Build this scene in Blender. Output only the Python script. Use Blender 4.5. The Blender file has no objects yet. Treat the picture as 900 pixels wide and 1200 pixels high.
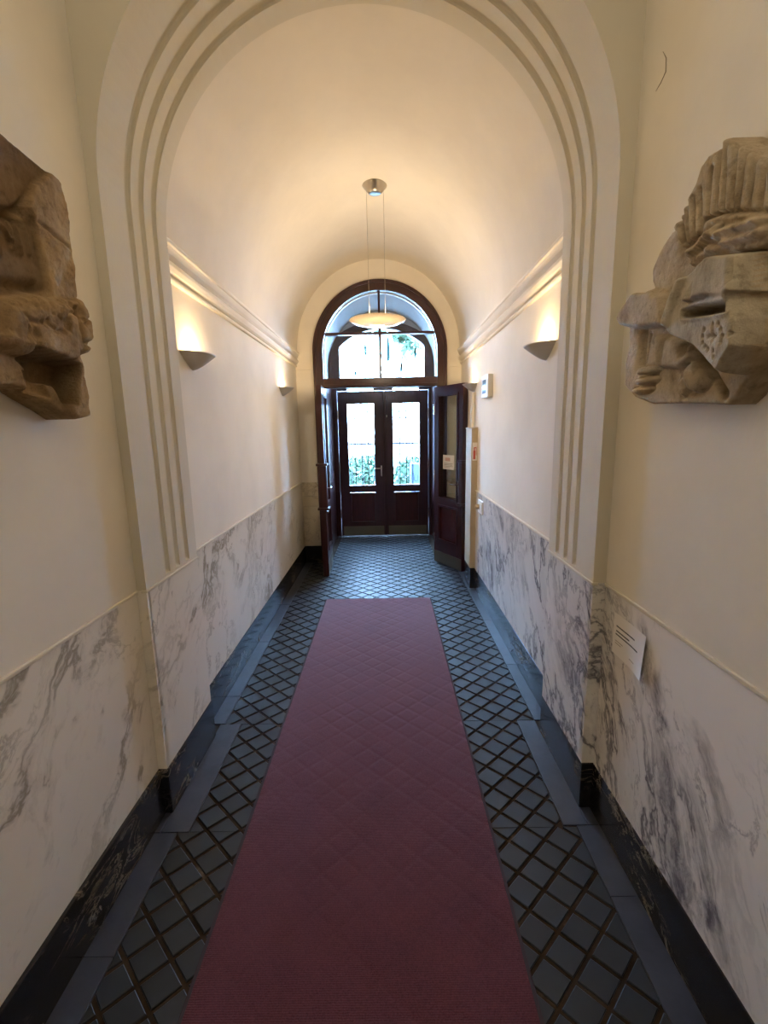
import bpy, bmesh, math, random
import numpy as np
from mathutils import Vector, Matrix

sc = bpy.context.scene
col = sc.collection
random.seed(7)
rng = np.random.default_rng(7)

# ------------------------------------------------------------------ camera
F_PX, PITCH, YAW, ROLL = 537.3, 0.1806, -0.0074, -0.0200
CAM = Vector((0, 0, 1.6))
cam = bpy.data.cameras.new('camera')
cam.sensor_fit = 'VERTICAL'
cam.sensor_height = 36.0
cam.lens = F_PX / 1200 * 36.0
cam.clip_start = 0.02
cam_o = bpy.data.objects.new('camera', cam)
col.objects.link(cam_o)
r0 = Vector((math.cos(YAW), -math.sin(YAW), 0))
fw = Vector((math.sin(YAW) * math.cos(PITCH), math.cos(YAW) * math.cos(PITCH), -math.sin(PITCH)))
d0 = fw.cross(r0)
Rv = r0 * math.cos(ROLL) - d0 * math.sin(ROLL)
Dv = r0 * math.sin(ROLL) + d0 * math.cos(ROLL)
cam_o.matrix_world = Matrix(((Rv.x, -Dv.x, -fw.x, CAM.x), (Rv.y, -Dv.y, -fw.y, CAM.y), (Rv.z, -Dv.z, -fw.z, CAM.z), (0, 0, 0, 1)))
sc.camera = cam_o

# ------------------------------------------------------------------ world, view
w = bpy.data.worlds.new('sky')
sc.world = w
w.use_nodes = True
bg = w.node_tree.nodes['Background']
bg.inputs[0].default_value = (0.36, 0.60, 1.0, 1)
bg.inputs[1].default_value = 60.0
vs = sc.view_settings
vs.view_transform = 'Standard'
vs.look = 'None'
vs.gamma = 1.0
vs.use_curve_mapping = False
vs.exposure = 0.47
sc.cycles.max_bounces = 10
sc.cycles.diffuse_bounces = 6
sc.cycles.transparent_max_bounces = 16
sc.cycles.sample_clamp_indirect = 6.0
sc.cycles.caustics_reflective = False
sc.cycles.caustics_refractive = False

WARM = (1.0, 0.80, 0.56)
SCONCE = (1.0, 0.70, 0.36)


def light(name, kind, loc, power, color, **kw):
    l = bpy.data.lights.new(name, kind)
    l.energy = power
    l.color = color
    for k, v in kw.items():
        setattr(l, k, v)
    o = bpy.data.objects.new(name, l)
    o.location = loc
    col.objects.link(o)
    return o


# added fill for the near hall: unseen discs behind the viewpoint, shining on the ceiling
for x_ in (-0.80, 0.66):
    light('hall_fill_light', 'AREA', (x_, -0.35, 2.98), 9.5, (1.0, 0.93, 0.80), shape='DISK', size=0.25).rotation_euler = (math.pi, 0, 0)

# ------------------------------------------------------------------ node helpers
MAT = {}


def mat(name, color=(0.8, 0.8, 0.8), rough=0.5, metal=0.0, spec=0.5, **kw):
    m = bpy.data.materials.new(name)
    m.use_nodes = True
    b = m.node_tree.nodes['Principled BSDF']
    b.inputs['Base Color'].default_value = (*color, 1)
    b.inputs['Roughness'].default_value = rough
    b.inputs['Metallic'].default_value = metal
    b.inputs['Specular IOR Level'].default_value = spec
    MAT[name] = m
    return m


class NT:
    def __init__(s, m):
        s.t = m.node_tree
        s.b = s.t.nodes['Principled BSDF']

    def n(s, typ, **kw):
        n = s.t.nodes.new(typ)
        for k, v in kw.items():
            setattr(n, k, v)
        return n

    def l(s, a, b):
        s.t.links.new(a, b)

    def coord(s, scale=(1, 1, 1), rot=(0, 0, 0), loc=(0, 0, 0)):
        tc = s.n('ShaderNodeTexCoord')
        mp = s.n('ShaderNodeMapping')
        mp.inputs['Scale'].default_value = scale
        mp.inputs['Rotation'].default_value = rot
        mp.inputs['Location'].default_value = loc
        s.l(tc.outputs['Object'], mp.inputs[0])
        return mp.outputs[0]

    def noise(s, vec, scale, detail=4, rough=0.5, dist=0.0):
        n = s.n('ShaderNodeTexNoise')
        n.inputs['Scale'].default_value = scale
        n.inputs['Detail'].default_value = detail
        n.inputs['Roughness'].default_value = rough
        n.inputs['Distortion'].default_value = dist
        s.l(vec, n.inputs['Vector'])
        return n.outputs[0]

    def ramp(s, fac, stops):
        r = s.n('ShaderNodeValToRGB')
        e = r.color_ramp.elements
        while len(e) < len(stops):
            e.new(0.5)
        for i, (p, c) in enumerate(stops):
            e[i].position = p
            e[i].color = (*c, 1) if not isinstance(c, float) else (c, c, c, 1)
        s.l(fac, r.inputs[0])
        return r.outputs[0]

    def math(s, op, a, b=None):
        n = s.n('ShaderNodeMath', operation=op)
        for i, v in enumerate((a, b)):
            if v is None:
                continue
            if isinstance(v, (int, float)):
                n.inputs[i].default_value = v
            else:
                s.l(v, n.inputs[i])
        return n.outputs[0]

    def mix(s, fac, a, b, mode='MIX'):
        n = s.n('ShaderNodeMix', data_type='RGBA', blend_type=mode)
        for i, v in ((0, fac), (6, a), (7, b)):
            if isinstance(v, (int, float)):
                n.inputs[i].default_value = v
            elif isinstance(v, tuple):
                n.inputs[i].default_value = (*v, 1)
            else:
                s.l(v, n.inputs[i])
        return n.outputs[2]

    def bump(s, h, strength=0.3, dist=0.01):
        b = s.n('ShaderNodeBump')
        b.inputs['Strength'].default_value = strength
        b.inputs['Distance'].default_value = dist
        s.l(h, b.inputs['Height'])
        s.l(b.outputs[0], s.b.inputs['Normal'])

    def base(s, c):
        s.l(c, s.b.inputs['Base Color'])


# plaster
def plaster(name, c, dirt=0.06):
    t = NT(mat(name, c, 0.8, spec=0.2))
    v = t.coord()
    n = t.noise(v, 1.7, 5, 0.6)
    c2 = tuple(x * (1 - dirt * 1.6) for x in c)
    t.base(t.ramp(n, [(0.3, c2), (0.62, c)]))
    t.bump(t.noise(v, 60, 4), 0.12, 0.004)
    return MAT[name]


plaster('plaster', (0.845, 0.79, 0.69))
plaster('vault_plaster', (0.80, 0.74, 0.635))
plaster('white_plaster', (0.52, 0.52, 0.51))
plaster('stucco_trim', (0.69, 0.64, 0.53), 0.03)  # darkened below the plaster so the colour carries some of the arch front's shade


def marble(name, base, vein, angle, stretch, scale, seed, fine, smear, cloudy):
    """white marble: veins drawn out along a direction turned by `angle` from the vertical"""
    t = NT(mat(name, base, 0.22, spec=0.4))
    rot = t.coord((1, 1, 1), (angle, 0, 0), (seed, seed * 0.7, seed * 1.3))
    mp = t.n('ShaderNodeMapping')
    mp.inputs['Scale'].default_value = (scale, scale * stretch, scale / stretch)
    t.l(rot, mp.inputs[0])
    v = mp.outputs[0]
    warp = t.n('ShaderNodeTexNoise')
    warp.inputs['Scale'].default_value = 2.2
    warp.inputs['Detail'].default_value = 5
    t.l(rot, warp.inputs['Vector'])
    sub = t.n('ShaderNodeVectorMath', operation='MULTIPLY_ADD')
    t.l(warp.outputs['Color'], sub.inputs[0])
    sub.inputs[1].default_value = (0.55, 0.55, 0.55)
    t.l(v, sub.inputs[2])
    v = sub.outputs[0]
    ridge = lambda sc_, det: t.math('ABSOLUTE', t.math('SUBTRACT', t.noise(v, sc_, det, 0.62), 0.5))
    patch = t.noise(rot, 1.3, 3, 0.5)
    pk = t.ramp(patch, [(0.40, 0.0), (0.58, 1.0)])
    va = t.math('MULTIPLY', t.ramp(ridge(1.5, 7), [(0.0, 1.0), (0.008, 0.8), (0.022, 0.25), (0.05, 0.0)]), pk)
    vb = t.math('MULTIPLY', t.ramp(ridge(3.6, 8), [(0.0, 0.75), (0.010, 0.35), (0.028, 0.0)]), t.ramp(t.noise(rot, 2.3, 3), [(0.44, 0.0), (0.60, fine)]))
    big = t.ramp(t.noise(v, 1.15, 4, 0.55), [(0.54, 0.0), (0.64, 1.0)])
    grain = t.ramp(t.noise(v, 6.5, 9, 0.72), [(0.40, 0.0), (0.62, 1.0)])
    sm = t.math('MULTIPLY', t.math('MULTIPLY', big, grain), smear)
    cloud = t.math('MULTIPLY', t.ramp(t.noise(v, 2.4, 8, 0.65), [(0.35, 0.0), (0.75, cloudy)]), pk)
    f = t.math('MAXIMUM', t.math('MAXIMUM', va, vb), t.math('MAXIMUM', sm, cloud))
    wb = t.ramp(t.noise(rot, 1.1, 3), [(0.3, tuple(x * 0.92 for x in base)), (0.7, base)])
    t.base(t.mix(f, wb, vein))
    return MAT[name]


marble('cream_marble', (0.87, 0.815, 0.72), (0.36, 0.32, 0.25), math.radians(38), 1.4, 0.85, 3.1, 0.9, 0.0, 0.10)
marble('grey_marble', (0.88, 0.855, 0.82), (0.16, 0.155, 0.175), math.radians(26), 1.6, 1.2, 8.4, 1.0, 1.0, 0.3)
marble('end_marble', (0.72, 0.63, 0.48), (0.36, 0.29, 0.20), math.radians(60), 1.4, 1.5, 5.7, 0.8, 0.3, 0.3)

t = NT(mat('black_marble', (0.012, 0.012, 0.014), 0.17, spec=0.34))
v = t.coord((1, 1.2, 2.6), (math.radians(35), 0, 0))
a = t.math('ABSOLUTE', t.math('SUBTRACT', t.noise(v, 4.5, 9, 0.65, 1.2), 0.5))
va = t.math('MULTIPLY', t.ramp(a, [(0.0, 1.0), (0.012, 0.5), (0.03, 0.0)]), t.ramp(t.noise(v, 2.1, 3), [(0.47, 0.0), (0.62, 0.8)]))
t.base(t.mix(va, (0.012, 0.012, 0.014), (0.30, 0.25, 0.18)))

t = NT(mat('slate', (0.07, 0.075, 0.10), 0.46, spec=0.55))
v = t.coord()
t.base(t.ramp(t.noise(v, 9, 6, 0.6), [(0.3, (0.024, 0.027, 0.040)), (0.7, (0.042, 0.046, 0.064))]))
t.bump(t.noise(v, 45, 5), 0.12, 0.004)

t = NT(mat('dark_tile', (0.05, 0.055, 0.065), 0.3, spec=0.42))
oi = t.n('ShaderNodeObjectInfo')
tc = t.n('ShaderNodeTexCoord')
geo = t.n('ShaderNodeNewGeometry')
wn = t.noise(geo.outputs['Position'], 2.2, 4)
rc = t.ramp(oi.outputs['Random'], [(0.0, (0.010, 0.0125, 0.017)), (1.0, (0.018, 0.022, 0.029))])
t.base(t.mix(t.math('MULTIPLY', wn, 0.4), rc, (0.019, 0.0235, 0.030)))
t.l(t.ramp(t.noise(geo.outputs['Position'], 14, 4), [(0.3, 0.42), (0.7, 0.52)]), t.b.inputs['Roughness'])

t = NT(mat('grout', (0.03, 0.022, 0.016), 0.9, spec=0.1))
v = t.coord()
t.base(t.ramp(t.noise(v, 6, 6, 0.65), [(0.35, (0.018, 0.012, 0.009)), (0.60, (0.05, 0.035, 0.025)), (0.74, (0.16, 0.13, 0.10))]))

t = NT(mat('carpet_pile', (0.16, 0.045, 0.06), 0.95, spec=0.05))
v = t.coord()
wv = t.n('ShaderNodeTexWave', bands_direction='Y')
wv.inputs['Scale'].default_value = 55
wv.inputs['Distortion'].default_value = 1.5
wv.inputs['Detail'].default_value = 2
t.l(v, wv.inputs['Vector'])
n1 = t.noise(v, 260, 2)
h = t.math('ADD', t.math('MULTIPLY', wv.outputs['Fac'], 0.5), n1)
t.base(t.ramp(t.math('ADD', t.math('MULTIPLY', n1, 0.7), t.math('MULTIPLY', t.noise(v, 5, 4), 0.3)), [(0.3, (0.056, 0.0145, 0.019)), (0.7, (0.118, 0.034, 0.042))]))
t.bump(h, 0.25, 0.003)
t.b.inputs['Sheen Weight'].default_value = 1.0
t.b.inputs['Sheen Tint'].default_value = (1.0, 0.78, 0.88, 1)
t.b.inputs['Sheen Roughness'].default_value = 0.4
mat('carpet_edge', (0.05, 0.04, 0.045), 0.8, spec=0.1)

t = NT(mat('dark_wood', (0.05, 0.012, 0.012), 0.28, spec=0.5))
v = t.coord((14, 14, 0.9))
t.base(t.ramp(t.noise(v, 3, 6, 0.6, 0.4), [(0.3, (0.017, 0.0048, 0.0055)), (0.7, (0.042, 0.0095, 0.010))]))
t = NT(mat('wood_panel', (0.07, 0.015, 0.016), 0.25, spec=0.5))
v = t.coord((14, 14, 0.9))
t.base(t.ramp(t.noise(v, 3, 6, 0.6, 0.4), [(0.3, (0.028, 0.0065, 0.007)), (0.7, (0.060, 0.013, 0.013))]))
mat('kick_brass', (0.20, 0.175, 0.12), 0.42, 0.85)
mat('chrome', (0.75, 0.75, 0.76), 0.18, 1.0)
t = NT(mat('brushed_nickel', (0.52, 0.47, 0.40), 0.28, 1.0))
mat('wire', (0.45, 0.40, 0.33), 0.4, 0.8)
mat('black_iron', (0.008, 0.008, 0.009), 0.6, spec=0.2)
mat('lamp_plaster', (0.56, 0.53, 0.50), 0.55, spec=0.3)
mat('white_plastic', (0.80, 0.79, 0.76), 0.4)
mat('screen_glass', (0.22, 0.36, 0.50), 0.12)
mat('beige_paint', (0.50, 0.41, 0.28), 0.6, spec=0.25)
mat('paper', (0.82, 0.80, 0.77), 0.7, spec=0.2)
mat('ink', (0.06, 0.055, 0.05), 0.7)
mat('pale_ink', (0.38, 0.34, 0.29), 0.7)
mat('red_ink', (0.45, 0.06, 0.04), 0.6)
mat('pink_ink', (0.65, 0.42, 0.36), 0.7)
mat('pavement', (0.62, 0.62, 0.62), 0.8)
mat('leaf_green', (0.035, 0.075, 0.035), 0.6)
mat('blue_paint', (0.008, 0.022, 0.045), 0.5)
mat('far_render', (0.72, 0.70, 0.66), 0.8)
mat('bark', (0.30, 0.27, 0.24), 0.8)


def glass(name, tint, fac=0.08):
    m = bpy.data.materials.new(name)
    m.use_nodes = True
    nt = m.node_tree
    nt.nodes.clear()
    o = nt.nodes.new('ShaderNodeOutputMaterial')
    mx = nt.nodes.new('ShaderNodeMixShader')
    tr = nt.nodes.new('ShaderNodeBsdfTransparent')
    tr.inputs[0].default_value = (*tint, 1)
    gl = nt.nodes.new('ShaderNodeBsdfGlossy')
    gl.inputs['Roughness'].default_value = 0.02
    lw = nt.nodes.new('ShaderNodeLayerWeight')
    lw.inputs[0].default_value = 0.5
    pw = nt.nodes.new('ShaderNodeMath')
    pw.operation = 'POWER'
    pw.inputs[1].default_value = 4.0
    ma = nt.nodes.new('ShaderNodeMath')
    ma.operation = 'MULTIPLY_ADD'
    ma.inputs[1].default_value = 0.7
    ma.inputs[2].default_value = 0.05
    nt.links.new(lw.outputs['Facing'], pw.inputs[0])
    nt.links.new(pw.outputs[0], ma.inputs[0])
    nt.links.new(ma.outputs[0], mx.inputs[0])
    nt.links.new(tr.outputs[0], mx.inputs[1])
    nt.links.new(gl.outputs[0], mx.inputs[2])
    nt.links.new(mx.outputs[0], o.inputs[0])
    MAT[name] = m


glass('clear_glass', (0.94, 0.97, 0.97))
glass('blue_glass', (0.004, 0.012, 0.011))

# frosted dish of the pendant: lets lamp light through
m = mat('frosted_dish', (0.82, 0.74, 0.62), 0.18)
nt = m.node_tree
tl = nt.nodes.new('ShaderNodeBsdfTranslucent')
tl.inputs[0].default_value = (0.88, 0.80, 0.66, 1)
mx = nt.nodes.new('ShaderNodeMixShader')
mx.inputs[0].default_value = 0.42
nt.links.new(nt.nodes['Principled BSDF'].outputs[0], mx.inputs[1])
nt.links.new(tl.outputs[0], mx.inputs[2])
nt.links.new(mx.outputs[0], nt.nodes['Material Output'].inputs[0])
m = mat('bulb', (1, 1, 1), 0.5)
b = m.node_tree.nodes['Principled BSDF']
b.inputs['Emission Color'].default_value = (1.0, 0.82, 0.52, 1)
b.inputs['Emission Strength'].default_value = 22.0


def relief_stone(name, c1, c2, c3):
    t = NT(mat(name, c2, 0.85, spec=0.15))
    v = t.coord()
    n = t.noise(v, 7, 8, 0.65, 0.3)
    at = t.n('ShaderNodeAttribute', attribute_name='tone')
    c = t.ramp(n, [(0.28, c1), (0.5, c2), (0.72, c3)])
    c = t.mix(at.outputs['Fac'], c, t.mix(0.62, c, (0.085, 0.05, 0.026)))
    sp = t.noise(v, 40, 6, 0.7)
    t.base(t.mix(t.ramp(sp, [(0.52, 0.0), (0.70, 0.55)]), c, tuple(x * 0.5 for x in c1)))
    t.bump(t.noise(v, 42, 7, 0.72), 0.8, 0.008)
    return MAT[name]


relief_stone('brown_stone', (0.16, 0.10, 0.045), (0.36, 0.24, 0.125), (0.52, 0.38, 0.22))
relief_stone('umber_stone', (0.12, 0.07, 0.036), (0.23, 0.14, 0.075), (0.34, 0.22, 0.13))
relief_stone('pale_stone', (0.26, 0.195, 0.12), (0.48, 0.385, 0.265), (0.64, 0.54, 0.40))
relief_stone('grey_stone', (0.27, 0.22, 0.16), (0.47, 0.405, 0.30), (0.60, 0.53, 0.41))


# ------------------------------------------------------------------ mesh helpers
def link(name, me, material=None, parent=None):
    o = bpy.data.objects.new(name, me)
    col.objects.link(o)
    if material is not None and not me.materials:
        me.materials.append(MAT[material])
    if parent is not None:
        o.parent = parent
    return o


def obj(name, bm, material, parent=None, smooth=False, loc=None):
    me = bpy.data.meshes.new(name)
    bmesh.ops.recalc_face_normals(bm, faces=bm.faces)
    bm.to_mesh(me)
    bm.free()
    if smooth:
        for p in me.polygons:
            p.use_smooth = True
    o = link(name, me, material, parent)
    if loc:
        o.location = loc
    return o


def raw(name, verts, faces, material, parent=None, smooth=False):
    me = bpy.data.meshes.new(name)
    me.from_pydata([tuple(map(float, q)) for q in verts], [], faces)
    me.update()
    if smooth:
        for p in me.polygons:
            p.use_smooth = True
    return link(name, me, material, parent)


def B():
    return bmesh.new()


def add_box(bm, x0, x1, y0, y1, z0, z1, M=None, bev=0.0):
    vs_ = [bm.verts.new((x, y, z)) for x in (x0, x1) for y in (y0, y1) for z in (z0, z1)]
    fs = [(0, 1, 3, 2), (4, 6, 7, 5), (0, 4, 5, 1), (2, 3, 7, 6), (0, 2, 6, 4), (1, 5, 7, 3)]
    nf = [bm.faces.new([vs_[i] for i in f]) for f in fs]
    if bev:
        ed = list({e for f in nf for e in f.edges})
        r = bmesh.ops.bevel(bm, geom=ed, offset=bev, segments=2, affect='EDGES', profile=0.5)
        vs_ = list({vv for f in r['faces'] for vv in f.verts})
    if M is not None:
        bmesh.ops.transform(bm, matrix=M, verts=[q for q in vs_ if q.is_valid])
    return bm


def box(name, x0, x1, y0, y1, z0, z1, material, parent=None, bev=0.0):
    return obj(name, add_box(B(), x0, x1, y0, y1, z0, z1, None, bev), material, parent)


def add_tube(bm, pts, r, n=8, cap=True):
    pts = [Vector(q) for q in pts]
    rings = []
    rr = r if isinstance(r, (list, tuple)) else [r] * len(pts)
    for i, q in enumerate(pts):
        d = (pts[min(i + 1, len(pts) - 1)] - pts[max(i - 1, 0)]).normalized()
        a = d.orthogonal().normalized() if abs(d.z) > 0.99 or True else None
        ref = Vector((0, 0, 1)) if abs(d.z) < 0.9 else Vector((1, 0, 0))
        a = d.cross(ref).normalized()
        b2 = d.cross(a)
        rings.append([bm.verts.new(q + a * math.cos(2 * math.pi * k / n) * rr[i] + b2 * math.sin(2 * math.pi * k / n) * rr[i]) for k in range(n)])
    for i in range(len(rings) - 1):
        for k in range(n):
            bm.faces.new((rings[i][k], rings[i][(k + 1) % n], rings[i + 1][(k + 1) % n], rings[i + 1][k]))
    if cap:
        bm.faces.new(rings[0])
        bm.faces.new(rings[-1])
    return bm


def add_lathe(bm, prof, n=32, c=(0, 0, 0)):
    rings = []
    for r, z in prof:
        if r < 1e-5:
            rings.append([bm.verts.new((c[0], c[1], c[2] + z))])
        else:
            rings.append([bm.verts.new((c[0] + r * math.cos(2 * math.pi * k / n), c[1] + r * math.sin(2 * math.pi * k / n), c[2] + z)) for k in range(n)])
    for a, b2 in zip(rings, rings[1:]):
        for k in range(n):
            k2 = (k + 1) % n
            if len(a) == 1 and len(b2) == 1:
                continue
            if len(a) == 1:
                bm.faces.new((a[0], b2[k], b2[k2]))
            elif len(b2) == 1:
                bm.faces.new((a[k], b2[0], a[k2]))
            else:
                bm.faces.new((a[k], b2[k], b2[k2], a[k2]))
    return bm


def sweep(bm, prof, path, closed_prof=True):
    """prof: list of (a,b); path: function a,b,i -> point for each i station; list of stations"""
    rings = [[bm.verts.new(st(a, b2)) for a, b2 in prof] for st in path]
    n = len(prof)
    for A, C in zip(rings, rings[1:]):
        for k in range(n if closed_prof else n - 1):
            bm.faces.new((A[k], A[(k + 1) % n], C[(k + 1) % n], C[k]))
    if closed_prof:
        bm.faces.new(rings[0])
        bm.faces.new(rings[-1])
    return bm


def add_prism(bm, poly, y0, y1):
    """polygon in (x,z) extruded along y"""
    a = [bm.verts.new((x, y0, z)) for x, z in poly]
    c = [bm.verts.new((x, y1, z)) for x, z in poly]
    n = len(poly)
    for k in range(n):
        bm.faces.new((a[k], a[(k + 1) % n], c[(k + 1) % n], c[k]))
    f0 = bm.faces.new(a)
    f1 = bm.faces.new(c)
    bmesh.ops.triangulate(bm, faces=[f0, f1])
    return bm


def arch_band(bm, cx, zs, ri, ro, y0, y1, zb=None, n=40, zbo=None):
    """arched ring (with straight legs down to zb) extruded along y"""
    inn, out = [], []
    if zb is not None:
        inn.append((cx - ri, zb))
        out.append((cx - ro, zb))
    for k in range(n + 1):
        a = math.pi - math.pi * k / n
        inn.append((cx + ri * math.cos(a), zs + ri * math.sin(a)))
        out.append((cx + ro * math.cos(a), zs + ro * math.sin(a)))
    if zb is not None:
        inn.append((cx + ri, zb))
        out.append((cx + ro, zb))
    R4 = [[bm.verts.new((x, y, z)) for x, z in L] for L, y in ((inn, y0), (out, y0), (out, y1), (inn, y1))]
    for j in range(4):
        A, C = R4[j], R4[(j + 1) % 4]
        for k in range(len(inn) - 1):
            bm.faces.new((A[k], A[k + 1], C[k + 1], C[k]))
    for k in (0, -1):
        bm.faces.new([R4[j][k] for j in range(4)])
    return bm


def tag(o, label=None, cat=None, group=None, kind=None):
    if label:
        o['label'] = label
    if cat:
        o['category'] = cat
    if group:
        o['group'] = group
    if kind:
        o['kind'] = kind
    return o


def struct(o, label, cat):
    return tag(o, label, cat, None, 'structure')


def thing(name, label, cat, loc=(0, 0, 0), rz=0.0, group=None):
    o = bpy.data.objects.new(name, None)
    o.empty_display_size = 0.1
    o.location = loc
    o.rotation_euler = (0, 0, rz)
    col.objects.link(o)
    return tag(o, label, cat, group)


# ------------------------------------------------------------------ dimensions (metres)
XLN, XRN = -0.983, 0.841            # near walls
XLP, XRP = -0.945, 0.791            # arch jambs
XLC, XRC = -1.010, 0.870            # corridor walls
Y1, Y2, Y3, Y5 = 1.70, 2.19, 5.42, 6.78
ZW, ZB = 0.993, 0.210               # wainscot / baseboard top
YB, ZCEIL = -3.0, 3.75              # hall behind the camera
CXA, RA, ZA = (XLP + XRP) / 2, (XRP - XLP) / 2, 2.42
CXV, RV, ZV = (XLC + XRC) / 2, (XRC - XLC) / 2, 2.50
CXF, RF, ZF = -0.051, 0.751, 2.45   # arched door frame

# ------------------------------------------------------------------ walls
OUT = 0.25
wl = obj('wall_left', add_box(add_box(B(), XLN - OUT, XLN, YB, Y1 + 0.02, -0.02, ZCEIL), XLC - OUT, XLC, Y2 - 0.02, Y3 + 0.05, -0.02, ZV), 'plaster')
struct(wl, 'cream plaster wall on the left, carrying the brown stone relief', 'wall')
wr = obj('wall_right', add_box(add_box(B(), XRN, XRN + OUT, YB, Y1 + 0.02, -0.02, ZCEIL), XRC, XRC + OUT, Y2 - 0.02, Y3 + 0.05, -0.02, ZV), 'plaster')
struct(wr, 'cream plaster wall on the right, carrying the helmet relief', 'wall')
wb = box('wall_back', XLN - OUT, XRN + OUT, YB - 0.2, YB, -0.02, ZCEIL, 'plaster')
struct(wb, 'plain plaster wall of the hall behind the viewpoint', 'wall')
cl = box('ceiling', XLN - OUT, XRN + OUT, YB - 0.2, Y1 + 0.05, ZCEIL, ZCEIL + 0.1, 'plaster')
struct(cl, 'flat cream ceiling of the near hall', 'ceiling')

# barrel vault over the corridor: near bay and far bay, the joint a faint step
bm = B()
def vault(bm, y0, y1, r, rb, n=56):
    a0 = 0.0
    L0, L1, L2, L3 = [], [], [], []
    for k in range(n + 1):
        a = math.pi - math.pi * k / n
        x, z = CXV + r * math.cos(a), ZV - 0.04 + (r + 0.04) * math.sin(a)
        L0.append(bm.verts.new((x, y0, z)))
        L1.append(bm.verts.new((CXV + rb * math.cos(a), y1, ZV - 0.04 + (rb + 0.04) * math.sin(a))))
        X, Z = CXV + (r + 0.15) * math.cos(a), ZV - 0.04 + (r + 0.19) * math.sin(a)
        L2.append(bm.verts.new((X, y1, Z)))
        L3.append(bm.verts.new((X, y0, Z)))
    for A, C in ((L0, L1), (L1, L2), (L2, L3), (L3, L0)):
        for k in range(n):
            f = bm.faces.new((A[k], A[k + 1], C[k + 1], C[k]))
            f.smooth = True
vault(bm, Y2 - 0.01, 3.96, RV, RV)
vault(bm, 3.96, Y3 + 0.05, RV, RV - 0.022)
me = bpy.data.meshes.new('vault')
bmesh.ops.recalc_face_normals(bm, faces=bm.faces)
for e in bm.edges:
    if len(e.link_faces) == 2 and e.calc_face_angle(0) > 0.5:
        e.smooth = False
bm.to_mesh(me)
bm.free()
va = link('ceiling', me, 'vault_plaster')
struct(va, 'cream barrel vault over the corridor with the pendant lamp', 'ceiling')

# ---- arch wall (outer shell around the opening) with fluted intrados
bm = B()
xo0, xo1, zt = XLN - OUT + 0.01, XRN + OUT - 0.01, ZCEIL - 0.01
NA = 64
prof_y = [(Y1, 0.0), (1.862, 0.0)]
for yc in (1.885, 1.980, 2.080):
    for k in range(9):
        a = math.pi * k / 8
        prof_y.append((yc - 0.021 * math.cos(a), 0.020 * math.sin(a)))
prof_y += [(2.115, 0.0), (Y2, 0.0)]
stations = []
zfl = ZW + 0.015
stations.append((-1, 0, ZW, 0.0))
for z in (zfl, zfl + 0.004, zfl + 0.012, zfl + 0.03, 1.4, 1.9):
    stations.append((-1, 0, z, 0.0 if z == zfl else (0.5 if z == zfl + 0.004 else (0.85 if z == zfl + 0.012 else 1.0))))
arc = [(-math.cos(math.pi * k / NA), math.sin(math.pi * k / NA), None, 1.0) for k in range(NA + 1)]
path = stations + arc + [(1, 0, z, f) for (_, _, z, f) in reversed(stations)]
rings = []
for nx, nz, z, f in path:
    ring = []
    for y, dep in prof_y:
        r = RA + dep * f
        ring.append(bm.verts.new((CXA + nx * r, y, (z if z is not None else ZA + nz * r))))
    rings.append(ring)
for A, C in zip(rings, rings[1:]):
    for k in range(len(prof_y) - 1):
        f = bm.faces.new((A[k], C[k], C[k + 1], A[k + 1]))
# front and back faces (spandrels)
outer = []
for nx, nz, z, f in path:
    if z is not None:
        outer.append((xo0 if nx < 0 else xo1, z))
    else:
        tx = (xo0 - CXA) / nx if nx < 0 else ((xo1 - CXA) / nx if nx > 1e-6 else 1e9)
        tz = (zt - ZA) / nz if nz > 1e-6 else 1e9
        s_ = min(abs(tx), abs(tz))
        outer.append((CXA + nx * s_, ZA + nz * s_))
for yi, y in ((0, Y1), (-1, Y2)):
    ov = [bm.verts.new((x, y, z)) for x, z in outer]
    for k in range(len(path) - 1):
        bm.faces.new((rings[k][yi], rings[k + 1][yi], ov[k + 1], ov[k]))
# solid below the wainscot line, behind the marble
add_box(bm, xo0, XLP - 0.02, Y1 + 0.02, Y2 - 0.02, -0.02, ZW)
add_box(bm, XRP + 0.02, xo1, Y1 + 0.02, Y2 - 0.02, -0.02, ZW)
bmesh.ops.remove_doubles(bm, verts=bm.verts, dist=1e-5)
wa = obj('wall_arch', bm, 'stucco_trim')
struct(wa, 'round arch crossing the corridor, three flutes along its inner face', 'wall')

# ---- end wall with the arched opening
RO = RF - 0.02
bm = B()
XE0, XE1, ZE = XLC - 0.2, XRC + 0.2, 3.75
y0, y1 = Y3, Y3 + 0.28
n = 48
inn = [(CXF - RO, -0.02)] + [(CXF - RO * math.cos(math.pi * k / n), ZF + RO * math.sin(math.pi * k / n)) for k in range(n + 1)] + [(CXF + RO, -0.02)]
outp = []
for (x, z) in inn:
    if z <= ZF + 1e-9:
        outp.append((XE0 if x < CXF else XE1, z))
    else:
        dx, dz = x - CXF, z - ZF
        s_ = min(((XE1 - CXF) if dx > 0 else (CXF - XE0)) / max(abs(dx), 1e-9), (ZE - ZF) / dz)
        outp.append((CXF + dx * s_, ZF + dz * s_))
R4 = [[bm.verts.new((x, y, z)) for x, z in L] for L, y in ((inn, y0), (outp, y0), (outp, y1), (inn, y1))]
for j in range(4):
    for k in range(len(inn) - 1):
        bm.faces.new((R4[j][k], R4[j][k + 1], R4[(j + 1) % 4][k + 1], R4[(j + 1) % 4][k]))
we = obj('wall_end', bm, 'plaster')
struct(we, 'cream end wall around the arched dark wood door frame', 'wall')
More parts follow.
